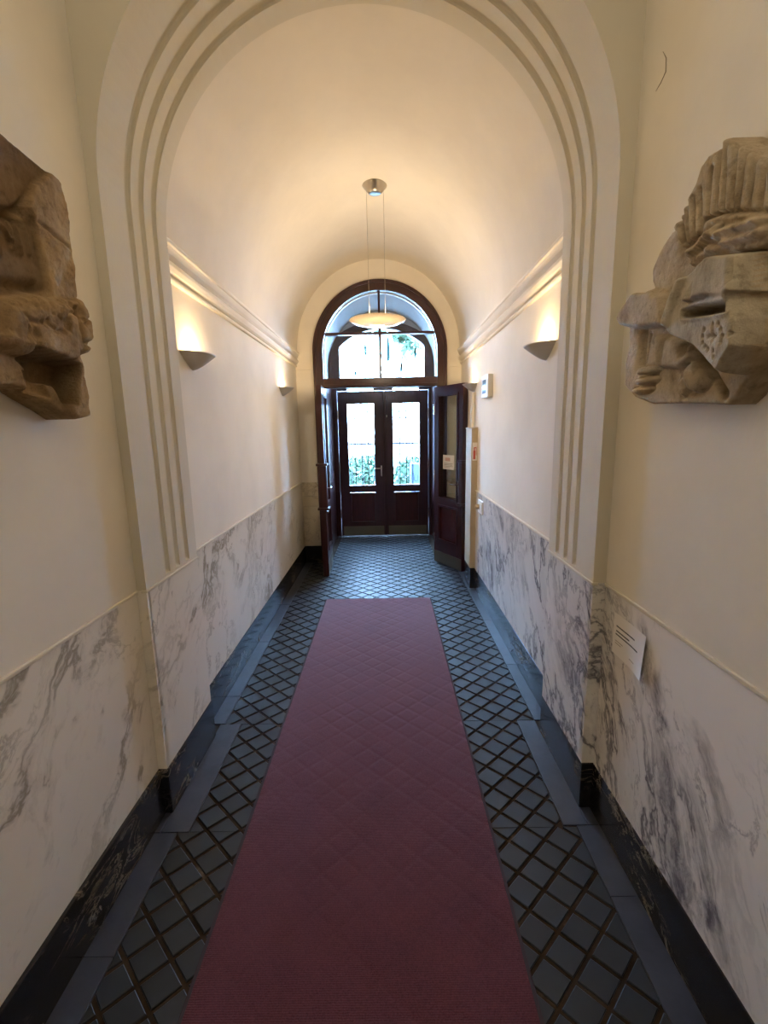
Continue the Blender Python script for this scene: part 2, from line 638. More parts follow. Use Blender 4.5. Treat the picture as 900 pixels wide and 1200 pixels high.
# impost bands and stone blocks on the end wall
box('impost_band', XLC, CXF - RF + 0.002, Y3 - 0.012, Y3 + 0.01, 2.27, 2.335, 'plaster', we, 0.003)
box('impost_band', CXF + RF - 0.002, XRC, Y3 - 0.012, Y3 + 0.01, 2.27, 2.335, 'plaster', we, 0.003)
for xa, xb in ((XLC + 0.001, CXF - RF + 0.004), (CXF + RF - 0.004, XRC - 0.001)):
    for za, zb in ((0.212, 0.70), (0.704, 0.82), (0.824, 0.985)):
        box('stone_block', xa, xb, Y3 - 0.018, Y3 + 0.01, za, zb, 'end_marble', we, 0.002)

bm = B()
add_tube(bm, [(0.84, 1.581, 2.679), (0.84, 1.561, 2.649), (0.84, 1.557, 2.612), (0.84, 1.58, 2.598), (0.84, 1.605, 2.592)], [0.0006, 0.0012, 0.0014, 0.0012, 0.0006], 6)
mat('crack_brown', (0.35, 0.28, 0.20), 0.9)  # flat brown for the thin line of the crack
obj('hairline_crack', bm, 'crack_brown', wr)

# ---- wainscot marble panels, caps
def panels(parent, xf, sgn, spans, material, xb=None):
    for a, c in spans:
        x0, x1 = (xf - 0.03, xf + 0.002) if sgn > 0 else (xf - 0.002, xf + 0.03)
        box('marble_panel', x0, x1, a + 0.0008, c - 0.0008, ZB - 0.01, ZW - 0.008, material, parent, 0.0012)
panels(wl, XLN, 1, [(YB, -1.2), (-1.2, Y1 - 0.003)], 'cream_marble')
panels(wr, XRN, -1, [(YB, -1.2), (-1.2, Y1 - 0.003)], 'grey_marble')
panels(wl, XLC, 1, [(Y2 + 0.002, 3.72), (3.72, Y3 - 0.02)], 'cream_marble')
panels(wr, XRC - 0.007, -1, [(Y2 + 0.002, 3.55), (3.55, Y3 - 0.02)], 'grey_marble')
# arch pier facings: wide face along the passage and the narrow return towards the viewer
box('marble_panel', XLP - 0.03, XLP, Y1 + 0.013, Y2, ZB - 0.01, ZW - 0.008, 'cream_marble', wa, 0.0012)
box('marble_panel', XLN - 0.01, XLP, Y1 - 0.002, Y1 + 0.022, ZB - 0.01, ZW + 0.001, 'cream_marble', wa, 0.0012)
box('marble_panel', XRP, XRP + 0.03, Y1 + 0.013, Y2, ZB - 0.01, ZW - 0.008, 'grey_marble', wa, 0.0012)
box('marble_panel', XRP, XRN + 0.01, Y1 - 0.002, Y1 + 0.022, ZB - 0.01, ZW + 0.001, 'grey_marble', wa, 0.0012)
for par, x0, x1, ya, yb in ((wl, XLN - 0.01, XLN + 0.007, YB, Y1 - 0.002), (wr, XRN - 0.007, XRN + 0.01, YB, Y1 - 0.002),
                            (wl, XLC - 0.01, XLC + 0.010, Y2 + 0.001, Y3 - 0.02), (wr, XRC - 0.015, XRC + 0.01, Y2 + 0.001, Y3 - 0.02),
                            (wa, XLP - 0.02, XLP + 0.006, Y1 - 0.004, Y2), (wa, XRP - 0.006, XRP + 0.02, Y1 - 0.004, Y2)):
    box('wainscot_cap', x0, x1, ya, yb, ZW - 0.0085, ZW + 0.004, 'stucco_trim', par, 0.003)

# ---- baseboards (polished black marble)
def baseboard(name, label, boxes):
    bm = B()
    for q in boxes:
        add_box(bm, *q, 0.0, ZB, None, 0.004)
    struct(obj(name, bm, 'black_marble'), label, 'baseboard')
baseboard('baseboard_left', 'polished black marble baseboard along the left wall',
          [(XLN - 0.02, XLN + 0.014, YB, Y1 - 0.006), (XLN - 0.02, XLP + 0.006, Y1 - 0.008, Y2 + 0.008), (XLC - 0.02, XLC + 0.006, Y2 + 0.004, Y3)])
baseboard('baseboard_right', 'polished black marble baseboard along the right wall',
          [(XRN - 0.006, XRN + 0.02, YB, Y1 - 0.006), (XRP - 0.002, XRN + 0.02, Y1 - 0.008, Y2 + 0.008), (XRC - 0.012, XRC + 0.02, Y2 + 0.004, Y3)])
baseboard('baseboard_end', 'short black marble baseboards beside the arched door frame',
          [(XLC + 0.008, CXF - RF + 0.01, Y3 - 0.022, Y3 + 0.01), (CXF + RF - 0.01, XRC - 0.014, Y3 - 0.022, Y3 + 0.01)])

# ---- cornices
CP = [(-0.02, 2.464), (0.044, 2.464), (0.048, 2.456), (0.048, 2.443), (0.040, 2.438), (0.038, 2.430), (0.030, 2.410), (0.018, 2.394), (0.008, 2.386), (0.008, 2.380),
      (0.032, 2.378), (0.036, 2.370), (0.035, 2.358), (0.026, 2.340), (0.014, 2.330), (0.005, 2.326), (0.005, 2.320), (0.018, 2.317), (0.020, 2.308), (0.016, 2.300), (-0.02, 2.298)]
for nm, xw, s_, lab in (('trim_1', XLC, 1, 'moulded plaster cornice running along the left corridor wall'), ('trim_2', XRC, -1, 'moulded plaster cornice running along the right corridor wall')):
    bm = B()
    sweep(bm, CP, [lambda a, b2, y=y: (xw + s_ * a, y, b2) for y in (Y2 + 0.001, Y3 - 0.001)])
    struct(obj(nm, bm, 'plaster'), lab, 'cornice')

# ------------------------------------------------------------------ floor
fl = box('floor', -1.3, 1.2, YB - 0.2, Y5 + 0.25, -0.12, -0.0065, 'grout')
struct(fl, 'dark diamond-tiled floor with slate borders and brown grout', 'floor')
HX, HY, OX, OY = 0.0715, 0.0665, 0.594, 1.541
zones = [(-0.878, 0.743, YB, 1.598), (-0.832, 0.692, 1.598, 2.288), (-0.925, 0.790, 2.288, Y3), (CXF - RF + 0.11, CXF + RF - 0.11, Y3, Y5 - 0.02)]


def clip(poly, axis, lim, keep_less):
    out_ = []
    for i in range(len(poly)):
        a, c = poly[i], poly[(i + 1) % len(poly)]
        ia = a[axis] <= lim if keep_less else a[axis] >= lim
        ic = c[axis] <= lim if keep_less else c[axis] >= lim
        if ia:
            out_.append(a)
        if ia != ic:
            t_ = (lim - a[axis]) / (c[axis] - a[axis])
            out_.append((a[0] + t_ * (c[0] - a[0]), a[1] + t_ * (c[1] - a[1])))
    return out_


def tile_geo(poly, cx, cy):
    n = len(poly)
    V, Fc = [], []
    ins = 0.0022
    rr = [math.hypot(x - cx, y - cy) or 1e-6 for x, y in poly]
    top = [(cx + (x - cx) * max(0.3, 1 - ins * 1.4 / r), cy + (y - cy) * max(0.3, 1 - ins * 1.4 / r)) for (x, y), r in zip(poly, rr)]
    for L, z in ((top, 0.0), (poly, -0.002), (poly, -0.009)):
        V += [(x, y, z) for x, y in L]
    Fc.append(tuple(range(n)))
    for j in (0, 1):
        for k in range(n):
            k2 = (k + 1) % n
            Fc.append((j * n + k, (j + 1) * n + k, (j + 1) * n + k2, j * n + k2))
    return V, Fc


CAR = (-0.603, 0.400, 4.150)      # carpet x0, x1, far end
G = 0.0065                        # half groove
sx, sy = HX - G * math.hypot(HX, HY) / HY, HY - G * math.hypot(HX, HY) / HX
full_poly = [(sx, 0), (0, sy), (-sx, 0), (0, -sy)]
full_me = None
tiles = []
for m_ in range(-26, 8):
    for n_ in range(-12, 84):
        if (m_ + n_) % 2 == 0:
            continue
        cx, cy = OX + m_ * HX, OY + n_ * HY
        if cx - HX > CAR[0] + 0.01 and cx + HX < CAR[1] - 0.01 and cy + HY < CAR[2] - 0.01:
            continue
        if cy < 0.72:
            continue
        for zx0, zx1, zy0, zy1 in zones:
            if cy + HY < zy0 or cy - HY > zy1:
                continue
            P = [(cx + a, cy + c) for a, c in full_poly]
            for ax, lim, less in ((0, zx0 + 0.002, False), (0, zx1 - 0.002, True), (1, zy0, False), (1, zy1, True)):
                P = clip(P, ax, lim, less)
                if not P:
                    break
            if len(P) < 3:
                continue
            area = 0.5 * abs(sum(P[i][0] * P[(i + 1) % len(P)][1] - P[(i + 1) % len(P)][0] * P[i][1] for i in range(len(P))))
            if area < 2e-4:
                continue
            whole = abs(area - 2 * sx * sy) < 1e-6
            tiles.append((cy, cx, P, whole, area))
# sort by apparent size (area over distance^3 on a receding floor)
tiles.sort(key=lambda q: -q[4] / (q[0] ** 2 + q[1] ** 2 + 2.56) ** 1.5)
rest = B()
for i, (cy, cx, P, whole, area) in enumerate(tiles):
    dz = random.uniform(-0.0008, 0.0003)
    if i < 300:
        if whole:
            if full_me is None:
                V, Fc = tile_geo(full_poly, 0, 0)
                full_me = bpy.data.meshes.new('tile')
                full_me.from_pydata(V, [], Fc)
                full_me.materials.append(MAT['dark_tile'])
            o = bpy.data.objects.new('tile', full_me)
            col.objects.link(o)
            o.location = (cx, cy, dz)
        else:
            mx_ = sum(p[0] for p in P) / len(P)
            my_ = sum(p[1] for p in P) / len(P)
            V, Fc = tile_geo([(p[0] - mx_, p[1] - my_) for p in P], 0, 0)
            o = raw('tile', V, Fc, 'dark_tile')
            o.location = (mx_, my_, dz)
        o.rotation_euler = (random.uniform(-0.002, 0.002), random.uniform(-0.002, 0.002), 0)
        o.parent = fl
    else:
        mx_ = sum(p[0] for p in P) / len(P)
        my_ = sum(p[1] for p in P) / len(P)
        V, Fc = tile_geo(P, mx_, my_)
        vv = [rest.verts.new((x, y, z + dz)) for x, y, z in V]
        for f in Fc:
            rest.faces.new([vv[k] for k in f])
tag(obj('far_tiles', rest, 'dark_tile', fl), 'smaller looking diamond tiles further along the floor', None, None, 'stuff')

# slate border slabs
def slabs(x0, x1, ys):
    for a, c in zip(ys, ys[1:]):
        box('slate_slab', x0, x1, a + 0.001, c - 0.001, -0.02, 0.001, 'slate', fl, 0.0012)
slabs(XLN + 0.012, -0.878, [YB, -0.6, 0.35, 1.15, 1.595])
slabs(XLP - 0.002, -0.832, [1.597, 2.290])
box('slate_slab', XLN + 0.012, XLP - 0.004, 1.597, Y1 - 0.006, -0.02, 0.001, 'slate', fl, 0.0012)
slabs(XLC + 0.004, -0.925, [2.292, 2.56, 3.29, 4.05, 4.8, Y3])
slabs(0.743, XRN - 0.004, [YB, -0.2, 0.62, 1.316, 1.604])
slabs(0.692, XRP - 0.001, [1.606, 2.284])
box('slate_slab', XRP + 0.001, XRN - 0.006, 1.606, Y1 - 0.006, -0.02, 0.001, 'slate', fl, 0.0012)
slabs(0.790, XRC - 0.010, [2.286, 2.89, 3.62, 4.35, 5.0, Y3])

# ------------------------------------------------------------------ carpet runner (pressed into the tile grid below)
cx0, cx1, cye = CAR
xs = np.concatenate(([cx0 + 0.011], np.arange(cx0 + 0.018, cx1 - 0.016, 0.008), [cx1 - 0.011]))
ys = np.concatenate((np.arange(-2.4, 0.5, 0.2), np.arange(0.6, cye - 0.004, 0.008), [cye]))
XX, YY = np.meshgrid(xs, ys)
a_ = ((XX - OX) / HX + (YY - OY) / HY) / 2
b_ = ((XX - OX) / HX - (YY - OY) / HY) / 2
da = np.abs(a_ - np.round(a_)) * 0.098
db = np.abs(b_ - np.round(b_)) * 0.098
def vn(x, y, s):
    return np.sin(x * s * 1.3 + 1.7 * np.sin(y * s * 0.9)) * np.sin(y * s * 1.1 + 2.1 * np.sin(x * s * 0.7 + 1))
wear = np.clip(0.75 + 0.5 * vn(XX, YY, 7.0), 0.15, 1.2)
side = np.clip(1.15 - 1.3 * np.abs(XX - (cx0 + cx1) / 2 - 0.05), 0.25, 1.0)
dep = 0.0016 * wear * side * np.maximum(np.exp(-(da / 0.0065) ** 2), np.exp(-(db / 0.0065) ** 2) * 0.85)
ZZ = 0.0065 - dep + 0.0006 * vn(XX, YY, 3.0)
nx_, ny_ = len(xs), len(ys)
verts = np.stack([XX, YY, ZZ], -1).reshape(-1, 3)
idx = np.arange(nx_ * ny_).reshape(ny_, nx_)
q = np.stack([idx[:-1, :-1], idx[:-1, 1:], idx[1:, 1:], idx[1:, :-1]], -1).reshape(-1, 4)
me = bpy.data.meshes.new('pile')
me.vertices.add(len(verts))
me.vertices.foreach_set('co', verts.astype(np.float32).ravel())
me.loops.add(len(q) * 4)
me.loops.foreach_set('vertex_index', q.astype(np.int32).ravel())
me.polygons.add(len(q))
me.polygons.foreach_set('loop_start', np.arange(0, len(q) * 4, 4, dtype=np.int32))
me.polygons.foreach_set('loop_total', np.full(len(q), 4, dtype=np.int32))
me.update()
me.validate()
me.polygons.foreach_set('use_smooth', np.ones(len(q), dtype=bool))
ca = thing('carpet_runner', 'long burgundy carpet runner lying down the middle of the tiled floor', 'carpet', (0, 0, 0))
link('pile', me, 'carpet_pile', ca)
bm = B()
for q4 in ((cx0, cx0 + 0.012, -2.4, cye), (cx1 - 0.012, cx1, -2.4, cye), (cx0 + 0.0121, cx1 - 0.0121, cye, cye + 0.008), (cx0 + 0.0121, cx1 - 0.0121, -2.408, -2.4)):
    add_box(bm, *q4, 0.0008, 0.0066, None, 0.0015)
obj('edging', bm, 'carpet_edge', ca)['label'] = 'dark grey rubber edging'

# ------------------------------------------------------------------ arched frame with fanlight
FR = 0.107
RI = RF - FR
win = thing('window_1', 'dark wood arched frame with four-pane fanlight around the inner doorway', 'window frame', (0, 0, 0))
win['kind'] = 'structure'
fy0, fy1 = Y3 - 0.035, Y3 + 0.06
bm = B()
arch_band(bm, CXF, ZF, RI, RF, fy0, fy1, 0.0, 48)
obj('frame', bm, 'dark_wood', win)
bm = B()
arch_band(bm, CXF, ZF, RF - 0.03, RF + 0.004, fy0 - 0.012, fy0 + 0.01, 0.21, 48)
obj('frame_moulding', bm, 'dark_wood', win)
box('transom_bar', CXF - RI, CXF + RI, fy0 + 0.005, fy1, 2.062, 2.168, 'dark_wood', win, 0.004)
box('transom_moulding', CXF - RI, CXF + RI, fy0 - 0.012, fy0 + 0.02, 2.075, 2.10, 'dark_wood', win, 0.005)
half = math.sqrt(RI ** 2 - (2.65 - ZF) ** 2)
box('glazing_bar', CXF - half, CXF + half, fy0 + 0.02, fy1 - 0.01, 2.637, 2.663, 'dark_wood', win, 0.003)
box('glazing_bar', CXF - 0.012, CXF + 0.012, fy0 + 0.018, fy1 - 0.01, 2.168, ZF + RI, 'dark_wood', win, 0.003)
bm = B()
arch_band(bm, CXF, ZF, RI - 0.011, RI + 0.002, fy1 - 0.005, fy1 + 0.035, 2.168, 48)
obj('glazing_bead', bm, 'white_plastic', win)['label'] = 'white glazing bead'
def pane_poly(x0, x1, z0, z1):
    pts = []
    N = 16
    for k in range(N + 1):
        x = x0 + (x1 - x0) * k / N
        z = min(z1, ZF + math.sqrt(max(0, (RI - 0.005) ** 2 - (x - CXF) ** 2)))
        pts.append((x, max(z, z0 + 0.001)))
    return [(x0, z0)] + pts + [(x1, z0)]
hh = math.sqrt((RI - 0.006) ** 2 - (2.663 - ZF) ** 2)
for x0, x1, z0, z1 in ((CXF - RI + 0.006, CXF - 0.012, 2.168, 2.637), (CXF + 0.012, CXF + RI - 0.006, 2.168, 2.637), (CXF - hh, CXF - 0.012, 2.663, 9), (CXF + 0.012, CXF + hh, 2.663, 9)):
    bm = B()
    pp = pane_poly(x0, x1, z0, z1)
    vv = [bm.verts.new((x, fy0 + 0.045, z)) for x, z in pp]
    vv2 = [bm.verts.new((x, fy0 + 0.049, z)) for x, z in pp]
    fa = bm.faces.new(vv)
    fb = bm.faces.new(vv2)
    for k in range(len(vv)):
        bm.faces.new((vv[k], vv[(k + 1) % len(vv)], vv2[(k + 1) % len(vv)], vv2[k]))
    bmesh.ops.remove_doubles(bm, verts=bm.verts, dist=1e-5)
    obj('pane', bm, 'clear_glass', win)

# ------------------------------------------------------------------ vestibule shell
VX0, VX1 = CXF - RO, CXF + RO
bm = B()
add_box(bm, VX0 - 0.2, VX0 - 0.02, Y3 + 0.27, Y5, -0.02, ZF)
add_box(bm, VX1 + 0.02, VX1 + 0.2, Y3 + 0.27, Y5, -0.02, ZF)
arch_band(bm, CXF, ZF, RO + 0.02, RO + 0.2, Y3 + 0.27, Y5, None, 40)
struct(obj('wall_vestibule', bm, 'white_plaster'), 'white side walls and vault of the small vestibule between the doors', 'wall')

# outer wall (y = Y5) with segmental window and door opening
WX0, WX1, WZ0, WS, WT = -0.640, 0.562, 2.200, 2.735, 2.975   # window clear opening
cxw = (WX0 + WX1) / 2
hw = (WX1 - WX0) / 2
def seg(xa, xb, zs, zt, n=20):
    c_, h_ = (xa + xb) / 2, (xb - xa) / 2
    s_ = zt - zs
    R_ = (h_ * h_ + s_ * s_) / (2 * s_)
    zc = zt - R_
    return [(xa + (xb - xa) * k / n, zc + math.sqrt(R_ * R_ - (xa + (xb - xa) * k / n - c_) ** 2)) for k in range(n + 1)]
OXA, OXB, OZS, OZT = -0.765, 0.660, 2.815, 3.08
outerc = [(OXA, 0.0)] + seg(OXA, OXB, OZS, OZT) + [(OXB, 0.0)]
bm = B()
# plaster around the timber frame
top = [(VX0 - 0.2, 0.0)] + [(VX0 - 0.2 + (VX1 - VX0 + 0.4) * k / 20, 3.6) for k in range(21)] + [(VX1 + 0.2, 0.0)]
R4 = [[bm.verts.new((x, y, z)) for x, z in L] for L, y in ((outerc, Y5), (top, Y5), (top, Y5 + 0.18), (outerc, Y5 + 0.18))]
for j in range(4):
    for k in range(len(top) - 1):
        bm.faces.new((R4[j][k], R4[j][k + 1], R4[(j + 1) % 4][k + 1], R4[(j + 1) % 4][k]))
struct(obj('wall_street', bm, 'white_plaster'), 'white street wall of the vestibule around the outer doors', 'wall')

win2 = thing('window_2', 'segment-arched fanlight with iron tracery above the outer doors', 'window', (0, 0, 0))
win2['kind'] = 'structure'
yf0, yf1 = Y5 - 0.01, Y5 + 0.09
inner = [(WX0, WZ0)] + seg(WX0, WX1, WS, WT) + [(WX1, WZ0)]
oc2 = [(OXA, WZ0)] + seg(OXA, OXB, OZS, OZT) + [(OXB, WZ0)]
bm = B()
R4 = [[bm.verts.new((x, y, z)) for x, z in L] for L, y in ((inner, yf0), (oc2, yf0), (oc2, yf1), (inner, yf1))]
for j in range(4):
    for k in range(len(inner) - 1):
        bm.faces.new((R4[j][k], R4[j][k + 1], R4[(j + 1) % 4][k + 1], R4[(j + 1) % 4][k]))
obj('frame', bm, 'dark_wood', win2)
box('sill_rail', WX0 - 0.12, WX1 + 0.095, yf0, yf1, 2.162, 2.2, 'dark_wood', win2, 0.003)
bm = B()
for x0, x1 in ((WX0 - 0.12, -0.545), (-0.172, 0.105), (0.477, WX1 + 0.095)):
    add_box(bm, x0, x1, yf0, yf1, 2.135, 2.162)
obj('slot_rail', bm, 'dark_wood', win2)
bm = B()
vv = [bm.verts.new((x, Y5 + 0.035, z)) for x, z in inner]
vv2 = [bm.verts.new((x, Y5 + 0.039, z)) for x, z in inner]
bm.faces.new(vv)
bm.faces.new(vv2)
obj('pane', bm, 'clear_glass', win2)
box('mullion', cxw - 0.012 - 0.01, cxw + 0.012 - 0.01, yf0 + 0.01, yf1 - 0.02, WZ0, WT - 0.002, 'dark_wood', win2)
bm = B()
yg = Y5 + 0.07
for z in (2.40, 2.58, 2.735):
    add_tube(bm, [(WX0, yg, z), (WX1, yg, z)], 0.0035, 6)
for k in range(1, 10):
    x = WX0 + (WX1 - WX0) * k / 10
    add_tube(bm, [(x, yg, WZ0), (x, yg, seg(WX0, WX1, WS, WT, 40)[4 * k][1])], 0.003, 6)
    for z, rr_ in ((2.49, 0.028), (2.66, 0.022)):
        cx_ = x + (WX1 - WX0) / 20
        if cx_ < WX1 - 0.03:
            add_tube(bm, [(cx_ + rr_ * math.cos(a), yg, z + 1.5 * rr_ * math.sin(a)) for a in np.linspace(0.5, 2 * math.pi, 12)], 0.0055, 5)
obj('tracery', bm, 'black_iron', win2)['label'] = 'thin iron tracery'
for x, z0, z1, w_ in ((-0.27, 2.60, 2.86, 0.034), (0.055, 2.52, 2.90, 0.046), (0.44, 2.56, 2.74, 0.04), (-0.42, 2.34, 2.43, 0.05), (0.24, 2.38, 2.52, 0.04)):
    bm = B()
    P = [(x - w_ / 2, z0 + 0.03), (x, z0), (x + w_ / 2, z0 + 0.05), (x + w_ / 2, (z0 + z1) / 2), (x + w_ * 0.3, z1 - 0.03), (x, z1), (x - w_ * 0.35, z1 - 0.06), (x - w_ / 2, (z0 + z1) / 2)]
    bm.faces.new([bm.verts.new((a, Y5 + 0.043, c_)) for a, c_ in P])
    obj('coloured_pane', bm, 'blue_glass', win2)['label'] = 'blue coloured glass piece'


# ------------------------------------------------------------------ doors
def panel_mould(bm, x0, x1, y, z0, z1, w_, d):
    """picture-frame moulding around an opening on plane y, standing out by d (sign)"""
    ya, yb = sorted((y, y + d))
    add_box(bm, x0, x1, ya, yb, z0, z0 + w_)
    add_box(bm, x0, x1, ya, yb, z1 - w_, z1)
    add_box(bm, x0, x0 + w_, ya, yb, z0 + w_, z1 - w_)
    add_box(bm, x1 - w_, x1, ya, yb, z0 + w_, z1 - w_)
    return bm


def outer_door(name, label, x0, x1, gx0, gx1, handle_x, bolt):
    d = thing(name, label, 'door', ((x0 + x1) / 2, Y5, 0))
    c_ = (x0 + x1) / 2
    L = lambda a: a - c_
    g0, g1 = 0.772, 1.950
    bm = B()
    for q4 in ((L(x0), L(gx0), 0.0, 2.13), (L(gx1), L(x1), 0.0, 2.13), (L(gx0), L(gx1), g1, 2.13), (L(gx0), L(gx1), 0.66, g0), (L(gx0), L(gx1), 0.0, 0.20)):
        add_box(bm, q4[0], q4[1], 0.0, 0.06, q4[2] + 0.006, q4[3])
    obj('frame', bm, 'dark_wood', d)
    box('lower_panel', L(gx0) - 0.005, L(gx1) + 0.005, 0.018, 0.042, 0.20, 0.66, 'wood_panel', d)
    bm = B()
    panel_mould(bm, L(gx0), L(gx1), 0.018, 0.20, 0.66, 0.022, -0.024)
    panel_mould(bm, L(gx0) - 0.018, L(gx1) + 0.018, 0.001, g0 - 0.018, g1 + 0.018, 0.018, -0.012)
    obj('moulding', bm, 'dark_wood', d)
    box('pane', L(gx0), L(gx1), 0.028, 0.032, g0, g1, 'clear_glass', d)
    box('kick_plate', L(x0) + 0.03, L(x1) - 0.025, -0.004, 0.002, 0.012, 0.152, 'kick_brass', d, 0.001)['label'] = 'dull brass kick plate'
    bm = B()
    yb = 0.075
    for k in (1, 2, 3):
        x = L(gx0) + (gx1 - gx0) * k / 4
        add_tube(bm, [(x, yb, g0 - 0.01), (x, yb, g1 + 0.01)], 0.008, 6)
        for z in (1.75, 1.84):
            add_tube(bm, [(x, yb, z - 0.035), (x, yb, z - 0.012), (x, yb, z), (x, yb, z + 0.012), (x, yb, z + 0.035)], [0.004, 0.012, 0.016, 0.012, 0.004], 6)
    add_tube(bm, [(L(gx0) - 0.01, yb, 1.655), (L(gx1) + 0.01, yb, 1.655)], 0.0055, 6)
    for x0_ in (0.125, 0.375, 0.625, 0.875):
        x = L(gx0) + (gx1 - gx0) * x0_
        add_tube(bm, [(x + 0.03 * math.cos(a), yb, 0.86 + 0.05 * math.sin(a)) for a in np.linspace(0, 2 * math.pi, 14)], 0.004, 5)
    obj('grille', bm, 'black_iron', d)['label'] = 'thin iron grille behind the glass'
    hx = L(x0) if handle_x > c_ else L(x1)
    for z in (0.35, 1.05, 1.80):
        bm = B()
        add_tube(bm, [(hx, -0.008, z - 0.07), (hx, -0.008, z + 0.07)], 0.009, 8)
        obj('hinge', bm, 'chrome', d)['label'] = 'steel hinge barrel'
    if not bolt:
        bm = B()
        add_box(bm, L(handle_x) - 0.012, L(handle_x) + 0.012, -0.006, 0.0, 0.90, 1.06, None, 0.002)
        add_tube(bm, [(L(handle_x), -0.005, 1.02), (L(handle_x), -0.05, 1.02), (L(handle_x) - 0.10, -0.05, 1.02)], 0.008, 8)
        obj('lever_handle', bm, 'chrome', d)['label'] = 'chrome lever handle'
    else:
        bm = B()
        add_tube(bm, [(L(handle_x), -0.012, 1.78), (L(handle_x), -0.012, 2.05)], 0.006, 8)
        add_lathe(bm, [(0, -0.02), (0.014, -0.012), (0.014, 0.012), (0, 0.02)], 10, (L(handle_x), -0.014, 1.77))
        obj('bolt', bm, 'chrome', d)['label'] = 'chrome flush bolt'
    return d


MX = -0.018
d3 = outer_door('door_3', 'closed dark wood outer door, left leaf with bright barred pane and lever', -0.690, MX - 0.006, -0.552, -0.168, -0.075, False)
d3['kind'] = 'structure'
d4 = outer_door('door_4', 'closed dark wood outer door, right leaf with bright barred pane and bolt', MX + 0.006, 0.616, 0.106, 0.488, 0.016, True)
d4['kind'] = 'structure'
bm = B()
add_box(bm, MX - 0.022, MX + 0.022, Y5 - 0.022, Y5 + 0.0, 0.01, 2.125, None, 0.006)
struct(obj('trim_3', bm, 'dark_wood'), 'dark wood cover strip between the two outer doors', 'trim')
bm = B()
add_box(bm, OXA, -0.693, Y5 - 0.02, Y5 + 0.1, 0.0, 2.2)
add_box(bm, 0.619, OXB, Y5 - 0.02, Y5 + 0.1, 0.0, 2.2)
add_box(bm, VX0 - 0.02, OXA, Y5 - 0.012, Y5 - 0.001, 0.0, 2.75)
add_box(bm, OXB, VX1 + 0.02, Y5 - 0.012, Y5 - 0.001, 0.0, 2.75)
add_box(bm, VX0 - 0.02, VX0 + 0.02, Y3 + 0.30, Y5 - 0.012, 0.0, 2.16)
add_box(bm, VX1 - 0.02, VX1 + 0.02, Y3 + 0.30, Y5 - 0.012, 0.0, 2.16)
struct(obj('trim_4', bm, 'dark_wood'), 'dark wood door posts and side boards lining the vestibule', 'trim')


def leaf(name, label, hinge, free, side):
    """open inner leaf; local x runs hinge->free, local -y is the face that shows, +y the corridor face"""
    hx, hy = hinge
    ang = math.atan2(free[1] - hy, free[0] - hx)
    Ln = math.hypot(free[0] - hx, free[1] - hy)
    d = thing(name, label, 'door', (hx, hy, 0), ang)
    d['kind'] = 'structure'
    # side=+1: body lies on local +y ; side=-1: body on local -y
    T = 0.058
    ya, yb = (0.0, T) if side > 0 else (-T, 0.0)
    g0, g1, sw = 0.80, 1.945, 0.095
    bm = B()
    for q4 in ((0, sw, 0, 2.048), (Ln - sw, Ln, 0, 2.048), (sw, Ln - sw, g1, 2.048), (sw, Ln - sw, 0.70, g0), (sw, Ln - sw, 0, 0.30)):
        add_box(bm, q4[0], q4[1], ya, yb, q4[2] + 0.012, q4[3])
    obj('frame', bm, 'dark_wood', d)
    ym = (ya + yb) / 2
    box('lower_panel', sw - 0.004, Ln - sw + 0.004, ym - 0.012, ym + 0.012, 0.30, 0.70, 'wood_panel', d)
    box('pane', sw, Ln - sw, ym - 0.002, ym + 0.002, g0, g1, 'clear_glass', d)
    for nm, z0, z1 in (('panel_moulding', 0.30, 0.70), ('glazing_moulding', g0, g1)):
        bm = B()
        for yy, s_ in ((ya, -1), (yb, 1)):
            panel_mould(bm, sw - 0.015, Ln - sw + 0.015, yy, z0 - 0.015, z1 + 0.015, 0.022, s_ * 0.010)
        obj(nm, bm, 'dark_wood', d)
    bm = B()
    add_box(bm, 0.01, Ln - 0.004, ya - 0.004, ya, 0.014, 0.150, None, 0.001)
    add_box(bm, 0.01, Ln - 0.004, yb, yb + 0.004, 0.014, 0.150, None, 0.001)
    obj('kick_plate', bm, 'kick_brass', d)['label'] = 'dull brass kick plate'
    # rounded post on the closing edge with a moulded cap and foot
    bm = B()
    add_box(bm, Ln - 0.055, Ln + 0.018, ya - 0.02, yb + 0.02, 0.775, 1.225, None, 0.012)
    pk = obj('edge_post', bm, 'dark_wood', d)
    for z in (1.235, 0.765):
        bm = B()
        add_box(bm, Ln - 0.068, Ln + 0.026, ya - 0.032, yb + 0.032, z - 0.013, z + 0.013, None, 0.006)
        obj('cap', bm, 'dark_wood', pk)
    for z in (0.3, 1.05, 1.8):
        bm = B()
        add_tube(bm, [(0.0, ya if side > 0 else yb, z - 0.06), (0.0, ya if side > 0 else yb, z + 0.06)], 0.009, 8)
        obj('hinge', bm, 'chrome', d)['label'] = 'steel hinge barrel'
    bm = B()
    yv = ya if side > 0 else yb
    s_ = -1 if side > 0 else 1
    add_box(bm, Ln - 0.080, Ln - 0.060, min(yv, yv + s_ * 0.006), max(yv, yv + s_ * 0.006), 0.86, 1.02)
    add_tube(bm, [(Ln - 0.07, yv, 0.98), (Ln - 0.07, yv + s_ * 0.05, 0.98), (Ln - 0.17, yv + s_ * 0.05, 0.98)], 0.008, 8)
    obj('lever_handle', bm, 'chrome', d)['label'] = 'chrome lever handle'
    return d, ang, Ln, ya, yb


HY_ = Y3 - 0.045
d1, *_ = leaf('door_1', 'open dark wood door leaf swung against the left side, seen edge-on', (-0.672, HY_), (-0.652, 4.83), -1)
d2, a2, L2, ya2, yb2 = leaf('door_2', 'open glazed dark wood door leaf swung to the right, notice on its pane', (0.558, HY_), (0.812, 4.905), +1)

